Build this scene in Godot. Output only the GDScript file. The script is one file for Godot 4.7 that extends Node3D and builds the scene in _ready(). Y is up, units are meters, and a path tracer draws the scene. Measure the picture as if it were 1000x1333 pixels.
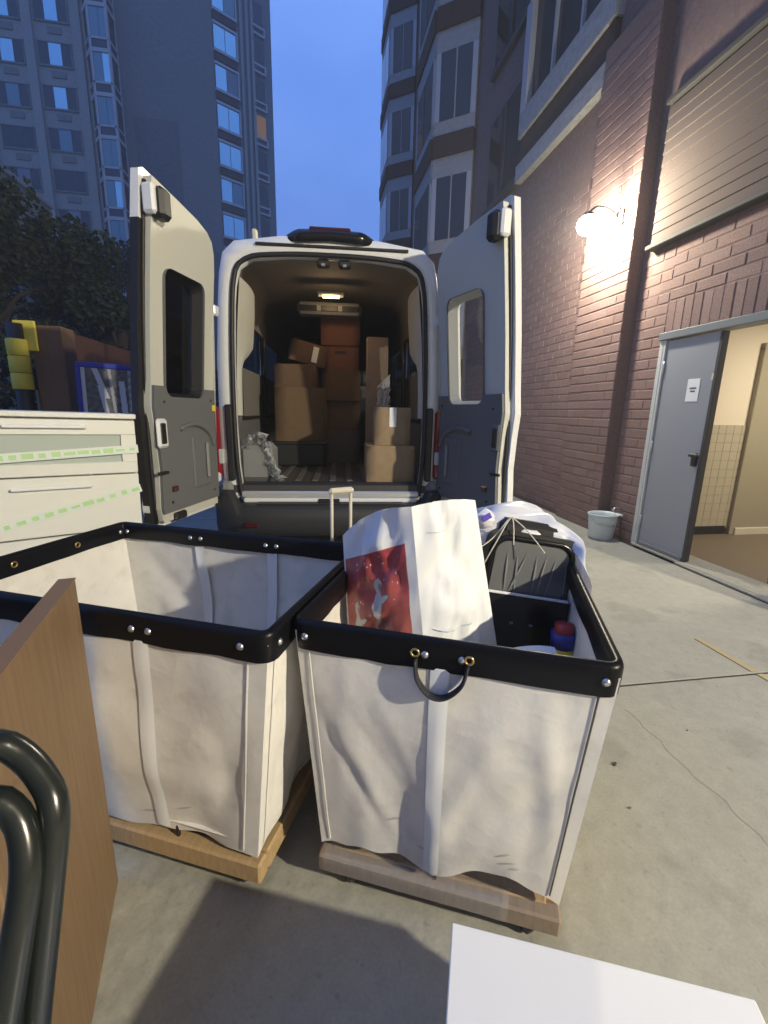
extends Node3D

var R := RandomNumberGenerator.new()
var taken := {}
var M := {}

# ---------------------------------------------------------------- set-up
func _ready() -> void:
	R.seed = 7
	var cam := Camera3D.new()
	cam.name = "camera"
	cam.fov = 98.4
	cam.near = 0.05
	cam.far = 400.0
	cam.position = Vector3(0, 1.35, 0)
	cam.basis = Basis(Vector3.UP, deg_to_rad(-9.5)) * Basis(Vector3.RIGHT, deg_to_rad(-12.8)) * Basis(Vector3.BACK, deg_to_rad(1.15))
	add_child(cam)
	var env := Environment.new()
	env.background_mode = Environment.BG_SKY
	var sm := ProceduralSkyMaterial.new()
	sm.sky_top_color = Color(0.155, 0.345, 0.97).linear_to_srgb()
	sm.sky_horizon_color = Color(0.13, 0.295, 0.88).linear_to_srgb()
	sm.sky_curve = 0.15
	sm.ground_horizon_color = Color(0.05, 0.07, 0.12).linear_to_srgb()
	sm.ground_bottom_color = Color(0.02, 0.02, 0.025).linear_to_srgb()
	# thin uneven cloud, added to the sky
	var cn := noise(200, 1.1, 4)
	var cov := Image.create(512, 256, false, Image.FORMAT_RGBAF)
	for y in 256:
		for x in 512:
			var el := PI * (0.5 - (y + 0.5) / 256.0)
			var az := TAU * (x + 0.5) / 512.0
			var k := clampf(0.45 + 0.9 * cn.get_noise_3d(cos(az) * cos(el) * 2.0, sin(el) * 3.5, sin(az) * cos(el) * 2.0), 0.0, 1.0)
			cov.set_pixel(x, y, Color(0.085 * k, 0.10 * k, 0.12 * k, 1.0))
	sm.sky_cover = ImageTexture.create_from_image(cov)
	var sky := Sky.new()
	sky.sky_material = sm
	env.sky = sky
	env.background_energy_multiplier = 1.0
	env.tonemap_mode = Environment.TONE_MAPPER_LINEAR
	env.tonemap_exposure = 1.3
	env.fog_enabled = true
	env.fog_density = 0.0055
	env.fog_light_color = Color(0.8, 0.82, 0.86)
	env.sdfgi_enabled = true
	env.ssao_enabled = true
	env.ssil_enabled = true
	var we := WorldEnvironment.new()
	we.name = "environment"
	we.environment = env
	add_child(we)
	make_materials()
	ground()
	brick_building()
	corridor()
	tower()
	low_building()
	wall_lamps()
	fence()
	trees()
	van()
	van_load()
	carts()
	cart_load()
	chest()
	near_things()

# ---------------------------------------------------------------- names
func numbered(n: String) -> String:
	if not taken.has(n):
		taken[n] = 0
		return n
	taken[n] += 1
	return "%s_%03d" % [n, taken[n]]

func tag(o: Node, label: String, category: String, group := "") -> void:
	o.set_meta("label", label)
	o.set_meta("category", category)
	if group != "":
		o.set_meta("group", group)

func thing(n: String, label: String, category: String, at := Vector3.ZERO, turn := 0.0, group := "") -> Node3D:
	var o := Node3D.new()
	o.name = numbered(n)
	o.position = at
	o.rotation.y = turn
	add_child(o)
	tag(o, label, category, group)
	return o

func part(n: String, mesh: Mesh, m: Material, parent: Node, xf := Transform3D.IDENTITY) -> MeshInstance3D:
	var o := MeshInstance3D.new()
	o.name = numbered(n) if parent == self else n
	o.mesh = mesh
	o.material_override = m
	o.transform = xf
	parent.add_child(o, true)
	return o

func structure(n: String, mesh: Mesh, m: Material) -> MeshInstance3D:
	var o := part(n, mesh, m, self)
	o.set_meta("kind", "structure")
	return o

# ---------------------------------------------------------------- shapes
func st0(smooth := false) -> SurfaceTool:
	var st := SurfaceTool.new()
	st.begin(Mesh.PRIMITIVE_TRIANGLES)
	st.set_smooth_group(0 if smooth else -1)
	return st

func done(st: SurfaceTool) -> ArrayMesh:
	st.generate_normals()
	st.index()
	return st.commit()

# a, b, c, d counter-clockwise seen from outside
func quad(st: SurfaceTool, a: Vector3, b: Vector3, c: Vector3, d: Vector3) -> void:
	st.set_uv(Vector2(0, 1)); st.add_vertex(a)
	st.set_uv(Vector2(1, 0)); st.add_vertex(c)
	st.set_uv(Vector2(1, 1)); st.add_vertex(b)
	st.set_uv(Vector2(0, 1)); st.add_vertex(a)
	st.set_uv(Vector2(0, 0)); st.add_vertex(d)
	st.set_uv(Vector2(1, 0)); st.add_vertex(c)

func tri(st: SurfaceTool, a: Vector3, b: Vector3, c: Vector3) -> void:
	for p in [a, c, b]:
		st.set_uv(Vector2.ZERO)
		st.add_vertex(p)

# box with chamfered edges; c its middle, s its size
func box(st: SurfaceTool, c: Vector3, s: Vector3, ch := 0.0, b := Basis.IDENTITY) -> void:
	var h := s * 0.5
	if ch <= 0.0:
		for ax in 3:
			for sg in [-1.0, 1.0]:
				var n := Vector3.ZERO
				n[ax] = sg
				var u := Vector3.ZERO
				u[(ax + 1) % 3] = 1.0
				var v := n.cross(u)
				var o := n * h
				var uu := u * h
				var vv := v * h
				quad(st, c + b * (o - uu - vv), c + b * (o + uu - vv), c + b * (o + uu + vv), c + b * (o - uu + vv))
		return
	ch = minf(ch, minf(h.x, minf(h.y, h.z)) * 0.9)
	var p := func(sx: float, sy: float, sz: float, ax: int) -> Vector3:
		var q := Vector3(sx * h.x, sy * h.y, sz * h.z)
		for k in 3:
			if k != ax:
				q[k] -= signf(q[k]) * ch
		return c + b * q
	for ax in 3:
		var u := (ax + 1) % 3
		var v := (ax + 2) % 3
		for sg in [-1.0, 1.0]:
			var q := []
			for k in [[-1, -1], [1, -1], [1, 1], [-1, 1]]:
				var w := Vector3.ZERO
				w[ax] = sg; w[u] = k[0]; w[v] = k[1]
				q.append(p.call(w.x, w.y, w.z, ax))
			if sg > 0:
				quad(st, q[0], q[1], q[2], q[3])
			else:
				quad(st, q[3], q[2], q[1], q[0])
	for ax in 3:   # edges along ax
		var u := (ax + 1) % 3
		var v := (ax + 2) % 3
		for su in [-1.0, 1.0]:
			for sv in [-1.0, 1.0]:
				var w0 := Vector3.ZERO
				w0[ax] = -1.0; w0[u] = su; w0[v] = sv
				var w1 := w0
				w1[ax] = 1.0
				var a = p.call(w0.x, w0.y, w0.z, u)
				var bb = p.call(w1.x, w1.y, w1.z, u)
				var cc = p.call(w1.x, w1.y, w1.z, v)
				var d = p.call(w0.x, w0.y, w0.z, v)
				if su * sv > 0:
					quad(st, d, cc, bb, a)
				else:
					quad(st, a, bb, cc, d)
	for sx in [-1.0, 1.0]:
		for sy in [-1.0, 1.0]:
			for sz in [-1.0, 1.0]:
				var a = p.call(sx, sy, sz, 0)
				var b2 = p.call(sx, sy, sz, 1)
				var c2 = p.call(sx, sy, sz, 2)
				if sx * sy * sz > 0:
					tri(st, a, b2, c2)
				else:
					tri(st, a, c2, b2)

func bx(c: Vector3, s: Vector3, ch := 0.0, b := Basis.IDENTITY) -> ArrayMesh:
	var st := st0()
	box(st, c, s, ch, b)
	return done(st)

# vertical slab over the ground line p0-p1, its outer face on that line's right (looking from p0 to p1), t thick
func slab(st: SurfaceTool, p0: Vector2, p1: Vector2, y0: float, y1: float, t: float, off := 0.0, ch := 0.0) -> void:
	var d := (p1 - p0).normalized()
	var n := Vector2(-d.y, d.x)
	var m := (p0 + p1) * 0.5 + n * (off - t * 0.5)
	var bs := Basis(Vector3(d.x, 0, d.y), Vector3.UP, Vector3(n.x, 0, n.y))
	if bs.determinant() < 0:
		bs = Basis(Vector3(-d.x, 0, -d.y), Vector3.UP, Vector3(n.x, 0, n.y))
	box(st, Vector3(m.x, (y0 + y1) * 0.5, m.y), Vector3((p1 - p0).length(), y1 - y0, t), ch, bs)

func sl(p0: Vector2, p1: Vector2, y0: float, y1: float, t: float, off := 0.0, ch := 0.0) -> ArrayMesh:
	var st := st0()
	slab(st, p0, p1, y0, y1, t, off, ch)
	return done(st)

func tube(st: SurfaceTool, pts: PackedVector3Array, r: float, sides := 10, closed := false, flat := 1.0) -> void:
	var n := pts.size()
	var rings := []
	var prev := Vector3.ZERO
	for i in n:
		var a := pts[(i - 1 + n) % n] if (closed or i > 0) else pts[0]
		var b := pts[(i + 1) % n] if (closed or i < n - 1) else pts[n - 1]
		var t := (b - a).normalized()
		var u := t.cross(Vector3.UP if absf(t.y) < 0.9 else Vector3.RIGHT).normalized() if prev == Vector3.ZERO else (prev - t * prev.dot(t)).normalized()
		prev = u
		var v := t.cross(u)
		var ring := PackedVector3Array()
		for k in sides:
			var an := TAU * k / sides
			ring.append(pts[i] + u * cos(an) * r + v * sin(an) * r * flat)
		rings.append(ring)
	for i in (n if closed else n - 1):
		var ra: PackedVector3Array = rings[i]
		var rb: PackedVector3Array = rings[(i + 1) % n]
		for k in sides:
			var k2 := (k + 1) % sides
			quad(st, ra[k], ra[k2], rb[k2], rb[k])
	if not closed:
		for k in range(1, sides - 1):
			tri(st, rings[0][0], rings[0][k + 1], rings[0][k])
			tri(st, rings[n - 1][0], rings[n - 1][k], rings[n - 1][k + 1])

func tb(pts: PackedVector3Array, r: float, sides := 10, closed := false, flat := 1.0) -> ArrayMesh:
	var st := st0(true)
	tube(st, pts, r, sides, closed, flat)
	return done(st)

func curve(pts: Array, n := 24) -> PackedVector3Array:
	var c := Curve3D.new()
	for i in pts.size():
		var t: Vector3 = (pts[mini(i + 1, pts.size() - 1)] - pts[maxi(i - 1, 0)]) / 6.0
		c.add_point(pts[i], -t, t)
	var out := PackedVector3Array()
	var len := c.get_baked_length()
	for i in n:
		out.append(c.sample_baked(len * i / (n - 1.0), true))
	return out

# profile of (radius, height) turned about y
func lathe(prof: Array, seg := 24, squash := 1.0) -> ArrayMesh:
	var st := st0(true)
	for i in prof.size() - 1:
		for k in seg:
			var a0 := TAU * k / seg
			var a1 := TAU * (k + 1) / seg
			var p: Vector2 = prof[i]
			var q: Vector2 = prof[i + 1]
			quad(st, Vector3(cos(a0) * p.x, p.y, -sin(a0) * p.x * squash), Vector3(cos(a1) * p.x, p.y, -sin(a1) * p.x * squash), Vector3(cos(a1) * q.x, q.y, -sin(a1) * q.x * squash), Vector3(cos(a0) * q.x, q.y, -sin(a0) * q.x * squash))
	return done(st)

# a flat outline given thickness: f maps (point, depth) to space; cut into bands across y so that it can follow a curve
func plate(st: SurfaceTool, outline: PackedVector2Array, holes: Array, f: Callable, d0: float, d1: float, ys: Array) -> void:
	var polys := []
	for i in ys.size() - 1:
		for xs in [[-50.0, 0.0], [0.0, 50.0]] if holes.is_empty() else [[-50.0, holes[0][1]], [holes[0][1], 50.0]]:
			var cell := PackedVector2Array([Vector2(xs[0], ys[i]), Vector2(xs[1], ys[i]), Vector2(xs[1], ys[i + 1]), Vector2(xs[0], ys[i + 1])])
			for a in Geometry2D.intersect_polygons(outline, cell):
				var left := [a]
				for h in holes:
					var nx := []
					for l in left:
						nx.append_array(Geometry2D.clip_polygons(l, h[0]))
					left = nx
				polys.append_array(left)
	for a in polys:
		var idx := Geometry2D.triangulate_polygon(a)
		for k in range(0, idx.size(), 3):
			var p: Vector2 = a[idx[k]]
			var q: Vector2 = a[idx[k + 1]]
			var r: Vector2 = a[idx[k + 2]]
			if (q - p).cross(r - p) < 0:
				var s := q
				q = r
				r = s
			tri(st, f.call(p, d1), f.call(q, d1), f.call(r, d1))
			tri(st, f.call(p, d0), f.call(r, d0), f.call(q, d0))
	var rims := [outline]
	for h in holes:
		rims.append(h[0])
	for rim in rims:
		var n: int = rim.size()
		for i in n:
			quad(st, f.call(rim[i], d0), f.call(rim[(i + 1) % n], d0), f.call(rim[(i + 1) % n], d1), f.call(rim[i], d1))

func rrect(c: Vector2, s: Vector2, r: float, seg := 5) -> PackedVector2Array:
	var out := PackedVector2Array()
	var h := s * 0.5 - Vector2(r, r)
	for q in 4:
		var o: Vector2 = c + Vector2([1, -1, -1, 1][q] * h.x, [1, 1, -1, -1][q] * h.y)
		for k in seg + 1:
			var a := PI / 2 * (q + float(k) / seg)
			out.append(o + Vector2(cos(a), sin(a)) * r)
	return out

# grid of points f(u, v), u and v from 0 to 1
func sheet(st: SurfaceTool, nu: int, nv: int, f: Callable) -> void:
	var g := []
	for j in nv + 1:
		var row := PackedVector3Array()
		for i in nu + 1:
			row.append(f.call(float(i) / nu, float(j) / nv))
		g.append(row)
	for j in nv:
		for i in nu:
			var u0 := float(i) / nu
			var u1 := float(i + 1) / nu
			var v0 := float(j) / nv
			var v1 := float(j + 1) / nv
			st.set_uv(Vector2(u0, 1 - v0)); st.add_vertex(g[j][i])
			st.set_uv(Vector2(u1, 1 - v1)); st.add_vertex(g[j + 1][i + 1])
			st.set_uv(Vector2(u1, 1 - v0)); st.add_vertex(g[j][i + 1])
			st.set_uv(Vector2(u0, 1 - v0)); st.add_vertex(g[j][i])
			st.set_uv(Vector2(u0, 1 - v1)); st.add_vertex(g[j + 1][i])
			st.set_uv(Vector2(u1, 1 - v1)); st.add_vertex(g[j + 1][i + 1])

# ---------------------------------------------------------------- materials
func lin(r: float, g: float, b: float) -> Color:
	return Color(r, g, b).linear_to_srgb()

func noise(seed_: int, freq: float, oct := 4) -> FastNoiseLite:
	var n := FastNoiseLite.new()
	n.seed = seed_
	n.noise_type = FastNoiseLite.TYPE_SIMPLEX_SMOOTH
	n.frequency = freq
	n.fractal_octaves = oct
	return n

# image of size n from f(x, y) -> linear Color
func picture(w: int, h: int, f: Callable) -> ImageTexture:
	var im := Image.create(w, h, false, Image.FORMAT_RGB8)
	for y in h:
		for x in w:
			im.set_pixel(x, y, (f.call(x, y) as Color).linear_to_srgb())
	return ImageTexture.create_from_image(im)

# value that repeats over a w x w square
func wrapn(n: FastNoiseLite, x: float, y: float, w: float) -> float:
	var tx := x / w
	var ty := y / w
	return n.get_noise_2d(x, y) * (1 - tx) * (1 - ty) + n.get_noise_2d(x - w, y) * tx * (1 - ty) + n.get_noise_2d(x, y - w) * (1 - tx) * ty + n.get_noise_2d(x - w, y - w) * tx * ty

func normal_tex(seed_: int, freq: float, strength: float, oct := 4) -> NoiseTexture2D:
	var t := NoiseTexture2D.new()
	t.width = 512
	t.height = 512
	t.seamless = true
	t.as_normal_map = true
	t.bump_strength = strength
	t.noise = noise(seed_, freq, oct)
	return t

func plain(r: float, g: float, b: float, rough := 0.6, metal := 0.0, spec := 0.5) -> StandardMaterial3D:
	var m := StandardMaterial3D.new()
	m.albedo_color = lin(r, g, b)
	m.roughness = rough
	m.metallic = metal
	m.metallic_specular = spec
	return m

func tex_mat(t: Texture2D, size: Vector3, rough := 0.8, world := true, nrm: Texture2D = null, nscale := 0.5) -> StandardMaterial3D:
	var m := StandardMaterial3D.new()
	m.albedo_texture = t
	m.uv1_triplanar = true
	m.uv1_world_triplanar = world
	m.uv1_scale = Vector3(1 / size.x, 1 / size.y, 1 / size.z)
	m.roughness = rough
	if nrm:
		m.normal_enabled = true
		m.normal_texture = nrm
		m.normal_scale = nscale
	return m

func glow(c: Color, e: float) -> StandardMaterial3D:
	var m := StandardMaterial3D.new()
	m.albedo_color = c
	m.emission_enabled = true
	m.emission = c
	m.emission_energy_multiplier = e
	return m

func tint(m: StandardMaterial3D, k: float, warm := 0.0) -> StandardMaterial3D:
	var c: StandardMaterial3D = m.duplicate()
	c.albedo_color = lin(clampf(k * (1 + warm), 0, 1), clampf(k, 0, 1), clampf(k * (1 - warm), 0, 1))
	return c

func make_materials() -> void:
	var a := noise(1, 0.008, 5)
	var b := noise(2, 0.05, 4)
	var c := noise(3, 0.35, 2)
	var conc := picture(1024, 1024, func(x: int, y: int) -> Color:
		var v := 0.305 + 0.035 * wrapn(a, x, y, 1024) + 0.035 * wrapn(b, x, y, 1024) + 0.035 * c.get_noise_2d(x, y)
		var s := wrapn(a, x + 300.0, y, 1024.0)
		if s > 0.22:
			v *= 1.0 - minf(0.14, (s - 0.22) * 0.7)
		if b.get_noise_2d(x * 1.7, y * 1.7 + 800) > 0.56:
			v *= 0.82
		return Color(v, v * 0.985, v * 0.84))
	var fine := normal_tex(5, 0.09, 2.5)
	M.concrete = tex_mat(conc, Vector3(4.3, 4.3, 4.3), 0.85, true, fine, 0.2)
	M.concrete.uv1_offset = Vector3(0.3, 0, 0.15)
	M.kerb = tint(M.concrete, 1.0)
	M.asphalt = plain(0.05, 0.05, 0.055, 0.9)
	M.joint = plain(0.03, 0.03, 0.028, 0.95)
	M.yellow_line = plain(0.38, 0.30, 0.16, 0.9)
	var k1 := noise(11, 0.06, 4)
	var k2 := noise(12, 0.3, 3)
	var speck := picture(256, 256, func(x: int, y: int) -> Color:
		var v := 0.78 + 0.25 * wrapn(k1, x, y, 256) + 0.2 * k2.get_noise_2d(x, y)
		return Color(v, v * 0.99, v * 0.97))
	M.speck = speck
	var br := tex_mat(speck, Vector3(0.5, 0.5, 0.5), 0.9, true, normal_tex(6, 0.06, 4.0), 0.6)
	M.brick = []
	for k in [[0.262, 0.170, 0.160], [0.240, 0.156, 0.146], [0.282, 0.186, 0.176], [0.250, 0.160, 0.156], [0.270, 0.172, 0.156]]:
		var m: StandardMaterial3D = br.duplicate()
		m.albedo_color = lin(k[0], k[1], k[2])
		M.brick.append(m)
	M.mortar = tex_mat(speck, Vector3(0.6, 0.6, 0.6), 0.95)
	M.mortar.albedo_color = lin(0.225, 0.155, 0.146)
	M.wall_brown = tex_mat(speck, Vector3(1.7, 1.7, 1.7), 0.9)
	M.wall_brown.albedo_color = lin(0.235, 0.16, 0.15)
	M.band_white = tex_mat(speck, Vector3(2.0, 2.0, 2.0), 0.8)
	M.band_white.albedo_color = lin(0.42, 0.42, 0.43)
	M.spandrel = tex_mat(speck, Vector3(1.3, 1.3, 1.3), 0.9)
	M.spandrel.albedo_color = lin(0.085, 0.052, 0.043)
	M.pane_dark = plain(0.012, 0.014, 0.018, 0.08, 0.0, 0.55)
	M.pane_curtain = plain(0.16, 0.17, 0.19, 0.25, 0.0, 0.6)
	M.pane_sky = plain(0.42, 0.64, 0.70, 0.07, 0.85)
	M.pane_dim = plain(0.15, 0.23, 0.25, 0.12, 0.6)
	M.pane_warm = glow(lin(0.42, 0.20, 0.06), 0.22)
	M.chandelier = glow(lin(1.0, 0.75, 0.4), 3.0)
	M.frame_white = plain(0.42, 0.42, 0.44, 0.5)
	M.frame_dark = plain(0.05, 0.05, 0.055, 0.5)
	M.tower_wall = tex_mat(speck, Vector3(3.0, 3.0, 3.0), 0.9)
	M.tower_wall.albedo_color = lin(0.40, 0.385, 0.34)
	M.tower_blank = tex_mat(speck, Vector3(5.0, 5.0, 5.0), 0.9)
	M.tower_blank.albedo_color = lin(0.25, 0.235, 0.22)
	M.tower_patch = tint(M.tower_blank, 0.175, 0.06)
	M.tower_band = plain(0.46, 0.44, 0.42, 0.8)
	M.tan_wall = tex_mat(speck, Vector3(2.0, 2.0, 2.0), 0.9)
	M.tan_wall.albedo_color = lin(0.30, 0.25, 0.17)
	M.louver = plain(0.125, 0.10, 0.092, 0.95, 0.0, 0.2)
	M.flashing = plain(0.05, 0.046, 0.045, 0.8)
	M.door_grey = plain(0.27, 0.29, 0.33, 0.45)
	M.frame_steel = plain(0.17, 0.19, 0.205, 0.45)
	M.frame_light = plain(0.50, 0.52, 0.52, 0.4)
	M.black = plain(0.012, 0.012, 0.013, 0.5)
	M.black_gloss = plain(0.009, 0.009, 0.011, 0.22)
	M.paper = plain(0.75, 0.76, 0.78, 0.7)
	M.ink = plain(0.04, 0.04, 0.05, 0.8)
	M.beige_wall = plain(0.70, 0.63, 0.50, 0.7)
	M.tile = plain(0.44, 0.40, 0.30, 0.35)
	M.tile_grout = plain(0.25, 0.22, 0.17, 0.9)
	M.room_door = plain(0.33, 0.30, 0.215, 0.5)
	M.floor_brown = plain(0.16, 0.125, 0.085, 0.5)
	M.cream = plain(0.60, 0.56, 0.44, 0.6)
	M.ceiling = plain(0.7, 0.68, 0.62, 0.8)
	M.metal = plain(0.55, 0.55, 0.56, 0.3, 0.9)
	M.alu = plain(0.62, 0.62, 0.60, 0.38, 0.55)
	M.brass = plain(0.55, 0.38, 0.14, 0.3, 0.9)
	# van
	M.paint = plain(0.72, 0.73, 0.74, 0.28)
	M.paint.clearcoat_enabled = true
	M.paint.clearcoat = 0.6
	M.paint.clearcoat_roughness = 0.08
	var tn := normal_tex(8, 0.2, 1.5)
	M.trim_beige = plain(0.53, 0.53, 0.48, 0.65)
	M.trim_beige.normal_enabled = true
	M.trim_beige.normal_texture = tn
	M.trim_beige.normal_scale = 0.15
	M.trim_beige.uv1_triplanar = true
	M.trim_beige.uv1_scale = Vector3(6, 6, 6)
	M.trim_grey = M.trim_beige.duplicate()
	M.trim_grey.albedo_color = lin(0.125, 0.13, 0.135)
	M.trim_mid = M.trim_beige.duplicate()
	M.trim_mid.albedo_color = lin(0.20, 0.205, 0.21)
	M.headliner = plain(0.17, 0.16, 0.145, 0.9)
	M.rubber = plain(0.011, 0.011, 0.012, 0.55)
	M.bumper = plain(0.025, 0.026, 0.028, 0.55)
	M.red_lens = plain(0.22, 0.010, 0.018, 0.15)
	M.red_dark = plain(0.05, 0.006, 0.008, 0.15)
	M.clear_lens = plain(0.5, 0.5, 0.5, 0.15)
	M.yellow = plain(0.75, 0.60, 0.06, 0.6)
	M.van_glass = StandardMaterial3D.new()
	M.van_glass.transparency = BaseMaterial3D.TRANSPARENCY_ALPHA
	M.van_glass.albedo_color = Color(0.05, 0.07, 0.07, 0.10)
	M.van_glass.roughness = 0.02
	M.tint_glass = M.van_glass.duplicate()
	M.tint_glass.albedo_color = Color(0.02, 0.025, 0.03, 0.72)
	M.dome = glow(lin(1.0, 0.62, 0.25), 9.0)
	M.floor_van = plain(0.05, 0.048, 0.05, 0.5)
	M.floor_rib = plain(0.11, 0.10, 0.095, 0.45)
	# cardboard
	var c1 := noise(21, 0.02, 3)
	var card := picture(256, 256, func(x: int, y: int) -> Color:
		var v := 0.9 + 0.12 * wrapn(c1, x, y, 256) + 0.05 * sin(x * TAU / 8.0) + 0.05 * k2.get_noise_2d(x, y)
		return Color(v, v, v))
	var cb := tex_mat(card, Vector3(0.4, 0.4, 0.4), 0.85, false)
	M.card = []
	for k in [[0.135, 0.085, 0.046], [0.13, 0.076, 0.044], [0.32, 0.225, 0.13], [0.20, 0.085, 0.052], [0.11, 0.10, 0.10]]:  # brown tones darkened to stand for shade deep in the van
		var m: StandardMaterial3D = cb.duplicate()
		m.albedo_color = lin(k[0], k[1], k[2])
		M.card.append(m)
	M.tape_tan = plain(0.30, 0.19, 0.09, 0.3)
	M.wrap = StandardMaterial3D.new()
	M.wrap.transparency = BaseMaterial3D.TRANSPARENCY_ALPHA
	M.wrap.albedo_color = Color(0.8, 0.82, 0.84, 0.45)
	M.wrap.roughness = 0.3
	M.plastic_bag = plain(0.72, 0.73, 0.78, 0.4)
	M.plastic_bag.backlight_enabled = true
	M.plastic_bag.backlight = Color(0.5, 0.5, 0.55)
	M.wrap_clear = M.wrap.duplicate()
	M.wrap_clear.albedo_color = Color(0.8, 0.82, 0.84, 0.13)
	M.wrap_clear.roughness = 0.14
	# canvas
	var d1 := noise(31, 0.012, 4)
	var d2 := noise(32, 0.05, 4)
	var cav := picture(512, 512, func(x: int, y: int) -> Color:
		var v := 0.68 + 0.05 * wrapn(d1, x, y, 512) + 0.02 * wrapn(d2, x, y, 512) + 0.012 * sin(x * 1.9) + 0.012 * sin(y * 1.9)
		var s := wrapn(d1, x + 211.0, y + 97.0, 512.0)
		v *= 1.0 - 0.10 * smoothstep(0.05, 0.6, s)
		return Color(v, v * 0.97, v * 0.915))
	var crn := NoiseTexture2D.new()
	crn.width = 512
	crn.height = 512
	crn.seamless = true
	crn.as_normal_map = true
	crn.bump_strength = 7.0
	var rn := noise(19, 0.006, 5)
	rn.fractal_type = FastNoiseLite.FRACTAL_RIDGED
	rn.fractal_gain = 0.45
	crn.noise = rn
	M.canvas = tex_mat(cav, Vector3(0.62, 0.62, 0.62), 0.92, false, crn, 0.17)
	M.canvas_strip = plain(0.74, 0.75, 0.76, 0.8)
	M.stitch = plain(0.10, 0.095, 0.09, 0.9)
	M.stain = plain(0.46, 0.44, 0.41, 0.95)
	M.vinyl = plain(0.0045, 0.0045, 0.006, 0.34, 0.0, 0.3)
	M.strap = plain(0.014, 0.014, 0.018, 0.75)
	# wood
	var w1 := noise(41, 0.012, 4)
	var w2 := noise(42, 0.05, 3)
	var wood := picture(512, 512, func(x: int, y: int) -> Color:
		var g := w1.get_noise_2d(x * 7.0, y * 0.55) * 0.5 + w2.get_noise_2d(x * 9.0, y * 0.25) * 0.35
		var v := 0.82 + 0.32 * g
		return Color(v, v * 0.98, v * 0.95))
	M.pine = tex_mat(wood, Vector3(0.7, 0.25, 0.7), 0.75, false)
	M.pine.albedo_color = lin(0.46, 0.32, 0.165)
	M.pine_dirty = tint(M.pine, 1.0)
	M.pine_dirty.albedo_color = lin(0.30, 0.235, 0.175)
	M.board = tex_mat(wood, Vector3(0.9, 1.3, 0.9), 0.62, false)
	M.board.albedo_color = lin(0.235, 0.155, 0.085)
	M.board_edge = plain(0.22, 0.135, 0.07, 0.6)
	M.fence_wood = tex_mat(wood, Vector3(0.5, 1.4, 0.5), 0.8)
	M.fence_wood.albedo_color = lin(0.10, 0.042, 0.022)
	M.post_wood = tint(M.fence_wood, 1.0)
	M.post_wood.albedo_color = lin(0.20, 0.115, 0.06)
	M.white_lam = plain(0.80, 0.80, 0.78, 0.35)
	M.white_chest = plain(0.74, 0.74, 0.68, 0.35)
	M.frosted = plain(0.42, 0.48, 0.44, 0.25)
	M.tube_black = plain(0.011, 0.014, 0.013, 0.24, 0.0, 0.5)
	M.bag_white = plain(0.74, 0.76, 0.80, 0.6)
	M.blue_frame = plain(0.012, 0.03, 0.34, 0.4)
	M.bark = plain(0.06, 0.045, 0.035, 0.95)
	M.bucket = plain(0.60, 0.67, 0.70, 0.45)
	M.green_print = plain(0.44, 0.68, 0.32, 0.45)
	M.tape_white = plain(0.72, 0.78, 0.72, 0.25)

# ---------------------------------------------------------------- ground
func ground() -> void:
	var g := structure("ground", bx(Vector3(0, -0.14, -30), Vector3(240, 0.2, 220)), M.asphalt)
	# concrete slabs laid on it, with open joints between them
	var xs := [-2.4, 3.36]
	var zs := [6.0, 2.4, -1.793, -5.6, -9.4, -13.2, -17.0]
	for j in zs.size() - 1:
		var z0: float = zs[j] - 0.008
		var z1: float = zs[j + 1] + 0.008
		part("concrete_slab", bx(Vector3((xs[0] + xs[1]) * 0.5, -0.02, (z0 + z1) * 0.5), Vector3(xs[1] - xs[0], 0.04, z0 - z1), 0.003), M.concrete, g)
	for j in range(zs.size() - 1):
		part("joint_filler", bx(Vector3(0.5, -0.011, zs[j + 1]), Vector3(5.7, 0.012, 0.016)), M.joint, g)
	var yl := structure("painted_line", bx(Vector3(2.37, 0.003, -1.99), Vector3(0.035, 0.004, 0.36), 0.0, Basis(Vector3.UP, 0.02)), M.yellow_line)
	structure("painted_line", bx(Vector3(2.38, 0.003, -1.60), Vector3(0.035, 0.004, 0.36), 0.0, Basis(Vector3.UP, 0.02)), M.yellow_line)
	# hairline crack
	var st := st0()
	var n := noise(77, 1.2, 3)
	var prev := Vector3.ZERO
	for i in 50:
		var t := i / 49.0
		var p := Vector3(1.44 + n.get_noise_1d(t * 6) * 0.03 + t * 0.03, 0.0005, -1.62 + t * 1.5)
		if i > 0:
			box(st, (p + prev) * 0.5, Vector3(0.0013, 0.001, (p - prev).length() * 1.05), 0.0, Basis(Vector3.UP, atan2((p - prev).x, (p - prev).z)))
		prev = p
	part("crack", done(st), plain(0.225, 0.215, 0.18, 0.95), g)
	# a few bits of litter
	for k in [[1.17, -1.32, 0.022, 0.6, "longest dark scrap on the concrete, closest to the floor joint"], [1.09, -1.13, 0.012, 0.1, "short dark scrap on the concrete beside the loaded cart's side"], [0.98, -0.58, 0.008, 1.0, "tiny dark speck on the concrete just beyond the white cabinet"], [1.62, -1.45, 0.009, 0.3, "tiny dark speck on the concrete away from the carts, by the crack"]]:
		var o := part("litter_scrap", bx(Vector3(0, 0.003, 0), Vector3(k[2], 0.006, k[2] * 0.45), 0.002), M.black, self, Transform3D(Basis(Vector3.UP, k[3]), Vector3(k[0], 0, k[1])))
		tag(o, k[4], "litter", "scraps on the concrete")

# ---------------------------------------------------------------- brick building on the right
const WX := 3.45

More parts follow.
